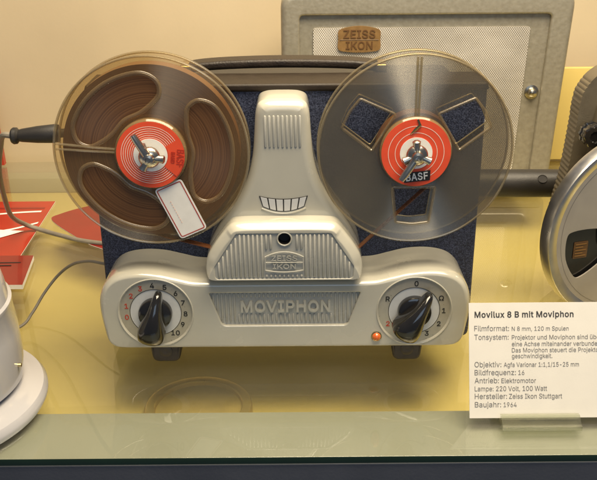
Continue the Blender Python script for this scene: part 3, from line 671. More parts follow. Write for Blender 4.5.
# housing with the two dials
left = spline([(-.118, .0176), (-.1282, .0187), (-.1340, .0240), (-.1365, .034), (-.1382, .048), (-.1375, .060), (-.133, .0706), (-.124, .0782), (-.110, .0814), (-.094, .0808), (-.080, .0775), (-.068, .0745), (-.056, .0738), (-.045, .0737)], 5)
h_out = [(X0 + u, z) for u, z in left] + [(X0 - u, z) for u, z in reversed(left)]
rec_loop = rounded([(X0 - .0475, .0362), (X0 + .0475, .0362), (X0 + .0575, .0658), (X0 - .0575, .0658)], [.006, .006, .0025, .0025], 6)
dial_wells = [circle((X0 + s * .096, .0488), .0274, 64) for s in (-1, 1)]
pillow(h_out, YP - .0005, YH, .0085, [(rec_loop, .0035, .0012, False)] + [(w, .0012, .0008, True) for w in dial_wells], 7, mul=lambda p: .32 + .28 * min(1, max(0, (p[1] - .022) / .02)) - .12 * min(1, max(0, (p[1] - .060) / .012))).build('housing', MAT['cream'], rec, wn=True)

def ribs(mb, xs, zfun, y, r=0.0009, prot=1.0):
    """vertical half round bars with rounded ends, standing out of a plane at y"""
    for x in xs:
        for (z0, z1) in zfun(x):
            if z1 - z0 < 2.2 * r: continue
            n = 6; prof = []
            pts = [(z0, 0.02), (z0 + r * .35, .7), (z0 + r, 1), (z1 - r, 1), (z1 - r * .35, .7), (z1, 0.02)]
            base = len(mb.v); m = 7
            for z, k in pts:
                for i in range(m):
                    a = PI * i / (m - 1)
                    mb.v.append((x + r * k * math.cos(a), y - r * prot * k * math.sin(a), z))
            for i in range(len(pts) - 1):
                for j in range(m - 1):
                    b = base + i * m + j
                    mb.f.append((b, b + 1, b + m + 1, b + m))
yf = YH + .0030
v, f = fill(offset(rec_loop, .0011))
mb = MB().add(at(v, yf), f)
def nz(x):
    u = abs(x - X0); lo = .0388; hi = .0632
    if u > .0475: lo += (u - .0475) * 2.9
    if u < .0365: return [(lo, .0462), (.0595, hi)]
    return [(lo, hi)]
ribs(mb, [X0 + (i - 17) * .00312 for i in range(35)], nz, yf, .00088, 1.3)
npan = mb.build('ribbed_nameplate', MAT['cream_rib'], rec, fix=False)
text('MOVIPHON', .014, ext=.0016, bold=.00035, width=.0665, height=.0086).xf(T(X0 + .0005, yf - .0008, .0486)).build('lettering', MAT['lettering'], npan)

# dials
def dial(u, numbers, ang):
    cx, cz = X0 + u, .0488
    y = YH + .0012
    d = lathe([(0, .0002), (.0186, .0002), (.0188, .0004), (.0266, .0004), (.0268, 0)], 'Y', (cx, y, cz), 72).build('dial', MAT['dial_outer'], rec, origin=(cx, y, cz))
    d.data.materials.append(MAT['dial_inner'])
    for p in d.data.polygons:
        c = p.center
        if math.hypot(c.x, c.z) < .0189: p.material_index = 1
    tube(at(circle((cx, cz), .0191, 64), y - .0004), .00022, 6, True).build('scale_line', MAT['num_black'], d)
    tube(at(circle((cx, cz), .0277, 72), YH - .0001), .0006, 8, True).build('dial_bezel', MAT['cream'], d)
    rb = MB(); bb = MB()
    for t, a, red in numbers:
        g = text(t, .0054, ext=.00008, bold=.00012).xf(T(cx + .0221 * math.cos(R(a)), y - .00055, cz + .0221 * math.sin(R(a)) - .0018))
        (rb if red else bb).join(g)
    rb.build('red_numerals', MAT['num_red'], d); bb.build('black_numerals', MAT['num_black'], d)
    k = lathe([(.0125, .0005), (.0125, .0045), (.0120, .0056), (.0105, .0062), (.0085, .0066), (0, .0070)], 'Y', (cx, y, cz), 56).build('knob', MAT['black'], d, origin=(cx, y, cz))
    # pointer grip: narrow at the mark, wide and tall at the other end
    prof = [(.0205, .0007, .0035), (.0185, .0022, .0075), (.012, .0036, .0120), (.004, .0052, .0150), (-.004, .0074, .0165), (-.011, .0088, .0165), (-.0165, .0082, .0150), (-.0190, .0060, .0125), (-.0198, .0040, .0100)]
    g = MB(); rings = []
    ux, uz = math.cos(R(ang)), math.sin(R(ang))
    sec = [(-1, 0), (-1, .55), (-.88, .80), (-.55, .95), (-.18, 1), (.18, 1), (.55, .95), (.88, .80), (1, .55), (1, 0)]
    pr = spline([(a, b, c) for a, b, c in prof], 4)
    for s, hw, hh in pr:
        hw *= 1.15
        rings.append([(cx + ux * s - uz * hw * a, y - .0045 - hh * b, cz + uz * s + ux * hw * a) for a, b in sec])
    for a, b in zip(rings, rings[1:]): bridge(g, a, b, False)
    g.add(rings[0], [tuple(range(len(sec)))]); g.add(rings[-1], [tuple(range(len(sec)))])
    weld(g).build('pointer', MAT['black'], d, origin=(cx, y, cz), sharp=50)
    return d
dial(-.096, [(str(i), 190 - 24.2 * i, i < 4) for i in range(11)], 78)
dial(.096, [('0', 88, 0), ('\u03a9', 27, 0), ('1', -1, 0), ('2', -31, 0), ('3', -62, 0), ('R', 154, 0), ('2', 210, 1)], 58)
# indicator lamp
lx, lz = X0 + .0685, .0280
lm = lathe([(.0040, 0), (.0040, .0008), (.0034, .0010)], 'Y', (lx, YH, lz), 32).build('indicator_lamp', MAT['brass'], rec)
lathe([(.0033, .0004), (.0031, .0020), (.0022, .0034), (.0010, .0040), (0, .0041)], 'Y', (lx, YH, lz), 32).build('lamp_lens', MAT['amber'], lm)
# feet
for u in (-.0925, .0935):
    cx = X0 + u
    loop = rounded([(cx - .0105, .0004), (cx + .0105, .0004), (cx + .0125, .0235), (cx - .0125, .0235)], [.006, .006, .001, .001], 6)
    ft = pillow(loop, .592, .5705, .002).build('foot', MAT['rubber'], rec, wn=True)
    lathe([(.0050, 0), (.0050, .0006), (.0036, .0012), (.0012, .0013), (0, .0008)], 'Y', (cx, .5706, .0105), 28).build('foot_screw', MAT['rubber'], ft)

# head cover
cl = spline([(-.0500, .0765), (-.0556, .0785), (-.0572, .0860), (-.0555, .0965), (-.0500, .1085), (-.0430, .1195), (-.0355, .1305), (-.0290, .1410), (-.0245, .1520), (-.0215, .1650), (-.0200, .1800), (-.0192, .1920), (-.0183, .1985), (-.0162, .2030), (-.0110, .2052), (-.004, .2057)], 5)
c_out = [(X0 + u, z) for u, z in cl] + [(X0 - u, z) for u, z in reversed(cl)]
aa = [i / 12 - 1 for i in range(25)]
stop = lambda a: .1346 + .0024 * a * a
sbot = lambda a: .1250 + .0040 * a * a
scale_loop = [(X0 + a * .0150, sbot(a)) for a in aa] + [(X0 + a * .0174, stop(a)) for a in reversed(aa)]
cover = pillow(c_out, YP - .0006, YN, .0075, (), 7).build('head_cover', MAT['cream'], rec, wn=True)
bl = spline([(-.0500, .0767), (-.0553, .0787), (-.0568, .0860), (-.0552, .0950), (-.0507, .1035), (-.0447, .1120), (-.0400, .1178), (-.0360, .1206), (-.0300, .1216), (-.0180, .1219)], 5)
bl = [(X0 + a, b) for a, b in bl]
bl = bl + [(2 * X0 - a, b) for a, b in reversed(bl)]
rib_loop = rounded([(X0 - .0500, .0788), (X0 + .0500, .0788), (X0 + .0505, .0890), (X0 + .0338, .1152), (X0 - .0338, .1152), (X0 - .0505, .0890)], [.003] * 6, 4)
block = pillow(bl, YN + .012, YC, .0078, [(rib_loop, .0014, .0005, False)], mul=lambda p: .22 if p[1] < .0790 else (min(.82, .22 + (p[1] - .0790) * 60) if p[1] < .116 else .62),
               prof=[(.02, .86), (.06, .72), (.14, .58), (.28, .44), (.46, .30), (.66, .17), (.82, .075), (.92, .022), (1, 0)]).build('cover_block', MAT['cream'], rec, wn=True)
hole = circle((X0 + .0005, .1105), .0046, 32)
lathe([(.0046, -.0012), (.0046, -.0075), (0, -.0075)], 'Y', (X0 + .0005, YC, .1105), 32, cap=False).build('peephole', MAT['hole'], block)
tube(at(circle((X0 + .0005, .1105), .0050, 36), YC + .0004), .0006, 8, True).build('peephole_ring', MAT['cream'], block)
# ribs on the block, on the neck
mb = MB()
def bz(x):
    u = abs(x - X0); lo = .0802; hi = .1141
    if u > .0325: hi = min(hi, .1141 - (u - .0325) * 1.50)
    if u < .0066: hi = .1040
    if u < .0150: return [(lo, .0828), (.1024, hi)] if u > .0066 else [(lo, .0828)]
    return [(lo, hi)]
v, f = fill(offset(ccw(rib_loop), .0004), [hole]); mb.add(at(v, YC + .0011), f)
ribs(mb, [X0 + (i - 15) * .00312 for i in range(31)], bz, YC + .0010, .00092, 1.35)
mb.build('ribbed_panel', MAT['cream_rib'], block, fix=False)
mb = MB()
ribs(mb, [X0 + (i - 4) * .0030 for i in range(9)], lambda x: [(.1725, .1955)], YN - .00005, .0009, .95)
mb.build('ribbed_grip', MAT['cream_rib'], cover, fix=False)
# tape scale: pale segments between dark lines
plate(scale_loop, [], YN - .0004, YN + .0004).build('scale_window', MAT['num_black'], cover)
mb = MB()
for i in range(6):
    a0 = -1 + i / 3 + .030; a1 = -1 + (i + 1) / 3 - .030
    q = []
    for k in range(6):
        a = a0 + (a1 - a0) * k / 5; q.append((X0 + a * .0153 * .98, sbot(a) + .0005))
    for k in range(6):
        a = a1 + (a0 - a1) * k / 5; q.append((X0 + a * .0172 * .98, stop(a) - .0005))
    mb.join(plate(q, [], YN - .0006, YN))
mb.build('scale_segments', MAT['dial_inner'], cover)
tube([(X0 + a * .0158, YN - .0001, .1236 + .0040 * a * a) for a in [i / 10 - 1 for i in range(21)]], .0008, 8).build('scale_lip', MAT['cream'], cover)
# lens shaped emblem with its two rows of letters
mb = MB()
ex, ez, ew, eh = X0 + .0002, .0850, .0137, .0152
arc = lambda z, h, w=ew: [(ex + a * w, YC - .0003, z + h * (1 - a * a)) for a in [i / 8 - 1 for i in range(17)]]
mb.join(tube(arc(ez + .0118, .0040), .00055, 6))
mb.join(tube(arc(ez + .0076, .0), .00045, 6))
mb.join(tube(arc(ez + .0016, -.0016), .00050, 6))
for s in (-1, 1): mb.join(tube([(ex + s * ew, YC - .0003, ez + .0016), (ex + s * ew * .97, YC - .0003, ez + .0118)], .00045, 6))
mb.join(text('ZEISS', .005, .0004, .00008, width=.0185, height=.0040).xf(T(ex, YC - .0002, ez + .0088)))
mb.join(text('IKON', .005, .0004, .00008, width=.0165, height=.0036).xf(T(ex, YC - .0002, ez + .0026)))
mb.build('emblem', MAT['cream_rib'], block)

# spindles with three chrome prongs
ZR = .1702; YR = .566
def spindle(cx, cz, prongs, lever):
    y = YR - .0065
    g = lathe([(.0045, -.032), (.0045, .0005), (.0072, .0010), (.0075, .0030), (.0062, .0048), (.0042, .0056), (.0036, .0090), (.0020, .0098), (.0018, .0085), (0, .0085)], 'Y', (cx, y, cz), 32)
    for a in prongs:
        d = Vector((math.cos(R(a)), 0, math.sin(R(a))))
        p0 = Vector((cx, y - .0032, cz)); g.join(tube([p0, p0 + d * .0075, p0 + d * .0098, p0 + d * .0108], [.0028, .0026, .0030, .0016], 12))
    a, l = lever
    d = Vector((math.cos(R(a)), 0, math.sin(R(a))))
    p0 = Vector((cx, y - .0055, cz))
    g.join(tube([p0, p0 + d * .006 - Vector((0, .0008, 0)), p0 + d * l * .75 - Vector((0, .002, 0)), p0 + d * l - Vector((0, .0022, 0))], [.0032, .0028, .0026, .0021], 12))
    g.build('spindle', MAT['chrome'], rec, sharp=45)
XL, XR = -.1015, .0815
spindle(XL, ZR, (118, 238, -8), (118, .0195))
spindle(XR, ZR, (95, 205, -25), (236, .0195))

# ------------------------------------------------------------------ reels
def sector(c, r0, r1, a0, a1, rad, n=10):
    p = [(c[0] + r1 * math.cos(R(a0 + (a1 - a0) * i / n)), c[1] + r1 * math.sin(R(a0 + (a1 - a0) * i / n))) for i in range(n + 1)]
    q = [(c[0] + r0 * math.cos(R(a1 + (a0 - a1) * i / n)), c[1] + r0 * math.sin(R(a1 + (a0 - a1) * i / n))) for i in range(n + 1)]
    return p, q
def bar_window(c, ang, r0, r1, w0, w1, rad):
    d = Vector((math.cos(R(ang)), math.sin(R(ang)))); nrm = Vector((-d.y, d.x))
    C = Vector(c)
    q = [C + d * r0 - nrm * w0, C + d * r1 - nrm * w1, C + d * (r1 + .0016), C + d * r1 + nrm * w1, C + d * r0 + nrm * w0]
    return rounded([tuple(x) for x in q], [rad, rad, .02, rad, rad], 4)
def fat_window(c, ang, half, r0, r1):
    """large rounded sector window"""
    pts = [(r0, -half * .52), (r0 + .006, -half * .86), (.5 * (r0 + r1), -half), (r1 - .005, -half * .93), (r1, -half * .70), (r1 + .0004, -half * .35), (r1 + .0004, 0), (r1 + .0004, half * .35), (r1, half * .70), (r1 - .005, half * .93), (.5 * (r0 + r1), half), (r0 + .006, half * .86), (r0, half * .52), (r0 - .0003, 0)]
    return spline([(c[0] + r * math.cos(R(ang + a)), c[1] + r * math.sin(R(ang + a))) for r, a in pts], 5, True)

RR = .0672
def reel(cx, label, flange, windows, rear_windows, slot, pack):
    c = (cx, ZR)
    t = thing('tape_reel', label, 'tape reel', (cx, YR + .016, ZR), 'open tape reels on the recorder')
    og = (cx, YR, ZR)
    ff = plate(circle(c, RR, 128), windows + [circle(c, .0060, 32)], YR, YR + .0013).build('front_flange', flange, t, origin=og)
    rf = plate(circle(c, RR, 128), rear_windows + [circle(c, .0060, 32)], YR + .0147, YR + .0160).build('rear_flange', flange, t, origin=og)
    for p, y in ((ff, YR + .0004), (rf, YR + .0154)):
        tube(at(circle(c, RR, 128), y), .00095, 8, True).build('flange_rim', MAT['ridge'], p, origin=og)
    for w in windows:
        bead(w, .0017 if pack else .0011, .0010, YR + .0001).build('window_ridge', MAT['moulding'], ff, origin=og)
    for w in rear_windows[:0 if pack else None]:
        tube(at(w, YR + .0146), .0005, 6, True).build('window_ridge', MAT['ridge'], rf, origin=og)
    for s in slot:
        tube(s, .0009, 6).build('slot_ridge', MAT['ridge'], ff, origin=og)
    hb = lathe([(.0070, -.0146), (.0252, -.0146), (.0252, -.0015), (.0250, .0020), (.0238, .0034), (.0228, .0036), (.0070, .0036)], 'Y', (cx, YR, ZR), 72, cap=False)
    h = hb.build('hub', MAT['hubm'], t, origin=og)
    return t, ff, h, og
MAT['hubm'] = clear('hub_plastic', (0.62, 0.52, 0.36), haze=0.55, haze_col=(0.34, 0.22, 0.10), rough=0.08, gloss=1.3)

YL = YR - .0039
def hub_label(t, cx, og, rad, bands, core):
    """printed paper disc; bands = white circle lines"""
    lb = lathe([(.0062, 0), (rad, 0), (rad, .0003), (.0062, .0003)], 'Y', (cx, YL + .0002, ZR), 72, cap=False).build('hub_label', MAT['label_red'], t, origin=og)
    mb = MB()
    mb.join(lathe([(.0062, .0006), (core, .0006), (core, .0003)], 'Y', (cx, YL + .0002, ZR), 56, cap=False))
    mb.build('label_centre', MAT['label_white'], lb, origin=og)
    mb = MB()
    for r in bands: mb.join(lathe([(r - .00023, .00045), (r + .00023, .00045)], 'Y', (cx, YL + .0002, ZR), 72, cap=False))
    mb.build('label_rings', MAT['label_line'], lb, origin=og)
    return lb
# left reel, full of tape
cL = (XL, ZR)
wins = [fat_window(cL, a, 47, .0285, .0535) for a in (120, 240, 0)]
wins = [fat_window(cL, 126, 47, .0292, .0560), fat_window(cL, 236, 46, .0292, .0560), fat_window(cL, 1, 49, .0292, .0560)]
slot = [[(XL - .0245, YR - .0003, ZR + .0022 + s * .0011), (XL - .0655, YR - .0003, ZR + .0058 + s * .0019)] for s in (-1, 1)]
tl, ffl, hubl, ogl = reel(XL, 'full tape reel of brown tape with a blank white sticker on its clear flange', MAT['flange_clear'], wins, [], slot, True)
lathe([(.0253, 0), (.0253, .0122), (.0614, .0122), (.0614, 0)], 'Y', (XL, YR + .0144, ZR), 128, cap=False).build('tape_pack', MAT['pack'], tl, origin=(XL, YR + .0144, ZR))
lb = hub_label(tl, XL, ogl, .0236, [.0128, .0142, .0157, .0172, .0187, .0202], .0118)
a0, a1 = -42, 30
p = [(XL + .0229 * math.cos(R(a0 + (a1 - a0) * i / 12)), ZR + .0229 * math.sin(R(a0 + (a1 - a0) * i / 12))) for i in range(13)] + \
    [(XL + .0125 * math.cos(R(a1 + (a0 - a1) * i / 12)), ZR + .0125 * math.sin(R(a1 + (a0 - a1) * i / 12))) for i in range(13)]
v, f = fill(ccw(p)); MB().add(at(v, YL - .0005), f).build('label_field', MAT['label_red'], lb, origin=ogl)
mb = MB()
for body, rr, sz, w in (('BAND', .0142, .0032, .0080), ('BASF', .0182, .0060, .0125)):
    g = text(body, sz, .00005, .00012, width=w, height=sz * .8)
    g.xf(T(XL, YL - .0007, ZR) @ Matrix.Rotation(R(6), 4, 'Y') @ T(rr, 0, 0) @ Matrix.Rotation(R(90), 4, 'Y'))
    mb.join(g)
mb.build('label_lettering', MAT['label_red_dark'], lb, origin=ogl)
# sticker
def sticker(cx, cz, w, h, ang, y):
    lp = rounded([(-w, -h), (w, -h), (w, h), (-w, h)], [.0028] * 4, 4)
    rot = Matrix.Rotation(R(ang), 2)
    tr = lambda l: [tuple(rot @ Vector(p) + Vector((cx, cz))) for p in l]
    s = plate(tr(lp), [], y - .0003, y).build('sticker', MAT['label_white'], tl, origin=ogl)
    i1 = offset(ccw(lp), .0011); i2 = offset(ccw(lp), .0018)
    mb = MB(); v, f = fill(tr(i1), [tr(i2)]); mb.add(at(v, y - .0005), f)
    mb.build('sticker_border', MAT['num_red'], s, origin=ogl)
    g = MB()
    for i in range(9): g.join(box(-.0095 + i * .0021, -.0095 + i * .0021 + .0012, -.00003, .00003, 0, .0005))
    g.xf(T(cx, y - .0005, cz) @ Matrix.Rotation(R(-ang - 90), 4, 'Y') @ T(0, 0, w * .35)).build('sticker_print', MAT['label_line'], s, origin=ogl)
sticker(-.0833, .1292, .0106, .0205, 24, YR - .0010)

# right reel, empty and smoky
cR = (XR, ZR)
angs = (149, 31, 270)
wr = [bar_window(cR, a, .0262, .0525, .0150, .0118, .0015) for a in angs]
slot = [[(XR + s * .0010, YR - .0003, ZR + .0245), (XR + s * .0012, YR - .0003, ZR + .0655)] for s in (-1, 1)]
tr_, ffr, hubr, ogr = reel(XR, 'empty tape reel with smoky see-through flanges and three windows', MAT['flange_smoke'], wr, wr, slot, False)
lathe([(.0253, 0), (.0253, .0122), (.0268, .0122), (.0268, 0)], 'Y', (XR, YR + .0144, ZR), 96, cap=False).build('tape_pack', MAT['pack'], tr_, origin=(XR, YR + .0144, ZR))
lb = hub_label(tr_, XR, ogr, .0240, [.0145, .0192], .0112)
bl_ = [(XR - .0075, ZR - .0215), (XR + .0105, ZR - .0195), (XR + .0105, ZR - .0122), (XR - .0075, ZR - .0142)]
v, f = fill(ccw(bl_)); MB().add(at(v, YL - .0005), f).build('label_field', MAT['num_black'], lb, origin=ogr)
text('BASF', .006, .00005, .00020, width=.0152, height=.0050).xf(T(XR + .0015, YL - .0007, ZR - .0193) @ Matrix.Rotation(R(-6.2), 4, 'Y')).build('label_lettering', MAT['label_white'], lb, origin=ogr)
# tape end clip at the top of the hub slot
tube([(XR + .0002, YL - .0004, ZR + .0240), (XR + .0018, YL - .0006, ZR + .0200), (XR - .0014, YL - .0006, ZR + .0168), (XR - .0044, YL - .0004, ZR + .0136)], [.0007, .0011, .0012, .0004], 6).build('tape_clip', MAT['brass'], hubr, origin=ogr)

# magnetic tape running from the reels into the head cover
def strip(path, y0, y1, th=.0003):
    mb = MB()
    P = [Vector(p) for p in path]
    A = []; B = []
    for i, p in enumerate(P):
        t = (P[min(i + 1, len(P) - 1)] - P[max(i - 1, 0)]).normalized(); n = Vector((-t.y, t.x))
        A.append(p + n * th); B.append(p - n * th)
    ra = [[(a.x, y, a.y) for a in A] for y in (y0, y1)]; rb = [[(b.x, y, b.y) for b in B] for y in (y0, y1)]
    bridge(mb, ra[0], ra[1], False); bridge(mb, rb[0], rb[1], False)
    bridge(mb, ra[0], rb[0], False); bridge(mb, ra[1], rb[1], False)
    return weld(mb)
mb = strip([(XL - .010, ZR - .0592), (XL + .006, ZR - .0650), (X0 - .050, .0955)], YR + .0035, YR + .0098)
tag(mb.build('magnetic_tape', MAT['tape']), 'thin brown tape from the full left reel into the cream head cover', 'tape', 'tapes threaded into the head cover')
mb = (strip([(XR + .0262, ZR - .006), (XR + .012, ZR - .026), (X0 + .051, .0920)], YR + .0035, YR + .0098))
tag(mb.build('magnetic_tape', MAT['tape']), 'thin brown tape from the empty smoky reel into the cream head cover', 'tape', 'tapes threaded into the head cover')

# ------------------------------------------------------------------ plug and cables
PLY = .640
t = thing('plug', 'black tapered plug on a grey cable beside the full reel', 'plug', (-.215, PLY, .166))
pl = MB(); prof = [(0, .0056), (.0015, .0066), (.004, .0064), (.0055, .0046), (.008, .0052), (.020, .0066), (.034, .0074), (.0365, .0068), (.0368, .0035), (.078, .0032)]
rings = []
for s, r in prof:
    rings.append([(-.222 + s, PLY + r * math.cos(2 * PI * k / 32), .1625 + s * .05 + r * math.sin(2 * PI * k / 32)) for k in range(32)])
for a, b in zip(rings, rings[1:]): bridge(pl, a, b)
pl.add(rings[0], [tuple(range(32))]); pl.add(rings[-1], [tuple(range(32))])
weld(pl).build('plug_body', MAT['black_matte'], t)
tube(spline([(-.2215, PLY, .1625), (-.2300, PLY + .003, .1620), (-.2400, .662, .148), (-.2545, .690, .118), (-.2700, .735, .078), (-.2860, .790, .038), (-.2885, .832, .012), (-.2720, .836, .0032), (-.2480, .822, .0026), (-.2180, .806, .0026), (-.160, .790, .0026), (-.10, .775, .0026)], 8), .0024, 10).build('cable', MAT['cable'], t)
tag(tube(spline([(-.150, .618, .062), (-.158, .622, .0615), (-.172, .634, .058), (-.190, .650, .048), (-.206, .658, .034), (-.218, .652, .020), (-.226, .640, .008), (-.234, .626, .0016), (-.262, .600, .0016)], 8), .0013, 8).build('thin_cable', MAT['cable']), 'thin grey wire between the white enamel stand and the recorder', 'cable')

# ------------------------------------------------------------------ silver loudspeaker case behind
YS = .930
sp = thing('loudspeaker_case', 'hammered silver loudspeaker case with a pale perforated grille, standing behind the recorder', 'loudspeaker', (.14, YS + .05, 0))
so = rounded([(-.0172, .0006), (.2885, .0006), (.2985, .2330), (-.0172, .2330)], [.006, .006, .016, .016], 7)
face = rounded([(.0005, .012), (.268, .012), (.276, .2125), (.0005, .2125)], [.008] * 4, 6)
pillow(so, YS + .10, YS, .007, [(face, .006, .0025, True)], 6).build('case_shell', MAT['hammer'], sp, wn=True)
gl = rounded([(.0178, .030), (.2465, .030), (.2525, .1962), (.0178, .1962)], [.003] * 4, 4)
plate(gl, [], YS + .0042, YS + .0058).build('grille', MAT['grille'], sp)
bx, bzc = .0675, .1845
bp = spline([(-.0225, -.0110), (-.0228, 0), (-.0222, .0092), (-.012, .0128), (0, .0140), (.012, .0128), (.0222, .0092), (.0228, 0), (.0225, -.0110), (.012, -.0136), (0, -.0142), (-.012, -.0136)], 4, True)
bd = plate([(bx + a, bzc + b) for a, b in bp], [], YS + .0018, YS + .0041).build('badge', MAT['badge'], sp)
mb = text('ZEISS', .011, .0003, .0002, width=.0345, height=.0085).xf(T(bx, YS + .0015, bzc + .0012))
mb.join(text('IKON', .010, .0003, .0002, width=.029, height=.0080).xf(T(bx, YS + .0015, bzc - .0106)))
mb.join(tube([(bx - .021, YS + .0017, bzc - .0008), (bx + .021, YS + .0017, bzc - .0008)], .0004, 6))
mb.build('badge_lettering', MAT['badge_dark'], bd)
lathe([(.0078, -.0058), (.0078, -.0045), (.0052, -.0038), (.0052, -.002), (.0040, .0015), (.0018, .0028), (0, .003)], 'Y', (.2606, YS, .1245), 32).build('rivet', MAT['chrome'], sp)

# ------------------------------------------------------------------ right: rod, projector and film reel
pj = thing('film_projector', 'taupe film projector with a serrated edge and a black shaft, at the right frame edge', 'film projector', (.29, .72, 0))
outl = [(.252, .0006), (.238, .012), (.2285, .024), (.222, .040), (.2215, .056), (.2235, .072), (.2295, .110), (.2325, .150), (.2335, .172), (.2365, .1835), (.2445, .1945), (.257, .2020), (.275, .2045), (.31, .205), (.40, .205), (.40, .0006)]
sm = spline(outl[:14], 10) + outl[14:]
# serrations on the left edge
loop = []
acc = 0
for i, (x, z) in enumerate(sm):
    loop.append((x, z))
den = []
for i in range(len(sm) - 1):
    a = Vector(sm[i]); b = Vector(sm[i + 1]); L = (b - a).length
    if i > 118 or i < 6: den.append(tuple(a)); continue
    n = max(1, int(L / .0009))
    for k in range(n): den.append(tuple(a.lerp(b, k / n)))
den.append(sm[-1])
tot = 0; out = []
for i, p in enumerate(den):
    if 0 < i < len(den) - 4:
        tot += (Vector(den[i]) - Vector(den[i - 1])).length
        d = (Vector(den[i + 1]) - Vector(den[i - 1])).normalized()
        n = Vector((d.y, -d.x))
        k = .0005 * (1 if math.sin(tot * 2 * PI / .0042) > .2 else 0) if p[1] < .19 and p[1] > .015 else 0
        out.append((p[0] + n.x * k, p[1] + n.y * k))
    else: out.append(p)
plate(out, [], .690, .712).build('projector_body', MAT['taupe'], pj)
inn = spline([(.262, .010), (.2400, .040), (.2375, .066), (.2430, .110), (.2460, .160), (.2530, .183), (.268, .1915), (.29, .193)], 8) + [(.39, .193), (.39, .010)]
pillow(inn, .6905, .682, .006).build('side_cover', MAT['taupe'], pj, wn=True)
kb = lathe([(.0098, 0), (.0098, .0035), (.0084, .0042), (.0084, .0052), (.0094, .0062), (.0096, .0125), (.0086, .0142), (.0050, .0146), (.0042, .0134), (0, .0134)], 'Y', (.2425, .6822, .1495), 48)
kb.v = [((x - .2425) * (1 + .05 * math.cos(12 * math.atan2(z - .1495, x - .2425))) + .2425, y, (z - .1495) * (1 + .05 * math.cos(12 * math.atan2(z - .1495, x - .2425))) + .1495) for x, y, z in kb.v]
kb.build('focus_knob', MAT['black'], pj)
# black shaft that couples the recorder to the projector
sh_ = MB()
sy, sz, sr = .760, .0785, .0132
prof = [(.075, .0), (.075, sr - .001), (.076, sr), (.2020, sr), (.262, sr), (.40, sr)]
rings = [[(x, sy + r * math.cos(2 * PI * k / 40), sz + r * math.sin(2 * PI * k / 40) - (x - .2) * .008) for k in range(40)] for x, r in prof]
for a, b in zip(rings, rings[1:]): bridge(sh_, a, b)
shaft = weld(sh_).build('shaft', MAT['black_matte'], pj)
hx = .2275
hd = Vector((0, -.80, .60)); c0 = Vector((hx, sy, sz - .0003)) + hd * (sr + .0001)
uu = Vector((1, 0, 0)); ww = hd.cross(uu)
mb = MB(); mb.add([tuple(c0 + uu * .0042 * math.cos(2 * PI * k / 24) + ww * .0036 * math.sin(2 * PI * k / 24)) for k in range(24)], [tuple(range(24))])
mb.join(tube([tuple(c0 + uu * .0043 * math.cos(2 * PI * k / 24) + ww * .0037 * math.sin(2 * PI * k / 24)) for k in range(24)], .0004, 6, True))
mb.build('shaft_hole', MAT['hole'], shaft)

fr = thing('film_reel', 'large silver film reel with dark openings, mounted on the projector at the right edge', 'film reel', (.2646, .62, .0884))
RF = .0775
def place_reel(mb): return mb.xf(T(.2646, .620, .0884) @ Matrix.Rotation(R(17), 4, 'Z'))
def reel_window(a):
    p = [(.0310, -22), (.038, -25), (.055, -22), (.0605, -17), (.0620, 0), (.0605, 17), (.055, 22), (.038, 25), (.0310, 22), (.030, 0)]
    return spline([(r * math.cos(R(a + b)), r * math.sin(R(a + b))) for r, b in p], 5, True)
rw = [reel_window(a) for a in (197, 317, 77)]
place_reel(plate(circle((0, 0), RF - .004, 96), rw, 0, .0012)).build('flange', MAT['reel_grey'], fr)
ring = place_reel(lathe([(RF - .0095, -.0004), (RF - .0060, .0008), (RF - .0030, .0016), (RF - .0008, .0014), (RF, .0002), (RF, -.0105), (RF - .0012, -.0118), (RF - .0030, -.0112)], 'Y', (0, 0, 0), 96, cap=False)).build('rim', MAT['reel_metal'], fr)
place_reel(plate(circle((0, 0), RF - .003, 96), rw, .0112, .0122)).build('rear_flange', MAT['reel_grey'], fr)
place_reel(lathe([(.0655, .0002), (.0655, -.0112)], 'Y', (0, 0, 0), 64, cap=False)).build('film_pack', MAT['black'], fr)
place_reel(plate(circle((0, 0), .0650, 64), [], .0035, .0108)).build('core', MAT['black'], fr)
mb = place_reel(plate(rounded([(-.051, -.0200), (-.0385, -.0200), (-.0385, -.0060), (-.051, -.0060)], [.001] * 4, 3), [], .0028, .0034))
cl_ = mb.build('core_label', MAT['badge_dark'], fr)
mb = MB()
for i, z in enumerate((-.0085, -.0110, -.0135, -.0160, -.0182)):
    mb.join(box(-.0498, -.0400 - (i % 2) * .003, .0024, .0027, z, z + .0009))
place_reel(mb).build('label_print', MAT['orange'], cl_)
place_reel(lathe([(.020, 0), (.020, .003), (.018, .004), (.006, .004), (.006, .012), (0, .0125)], 'Y', (0, 0, 0), 40)).build('hub', MAT['reel_metal'], fr)
# axle that carries the reel on the projector
place_reel(lathe([(.005, -.074), (.005, .002)], 'Y', (0, 0, 0), 20)).build('axle', MAT['steel'], fr)

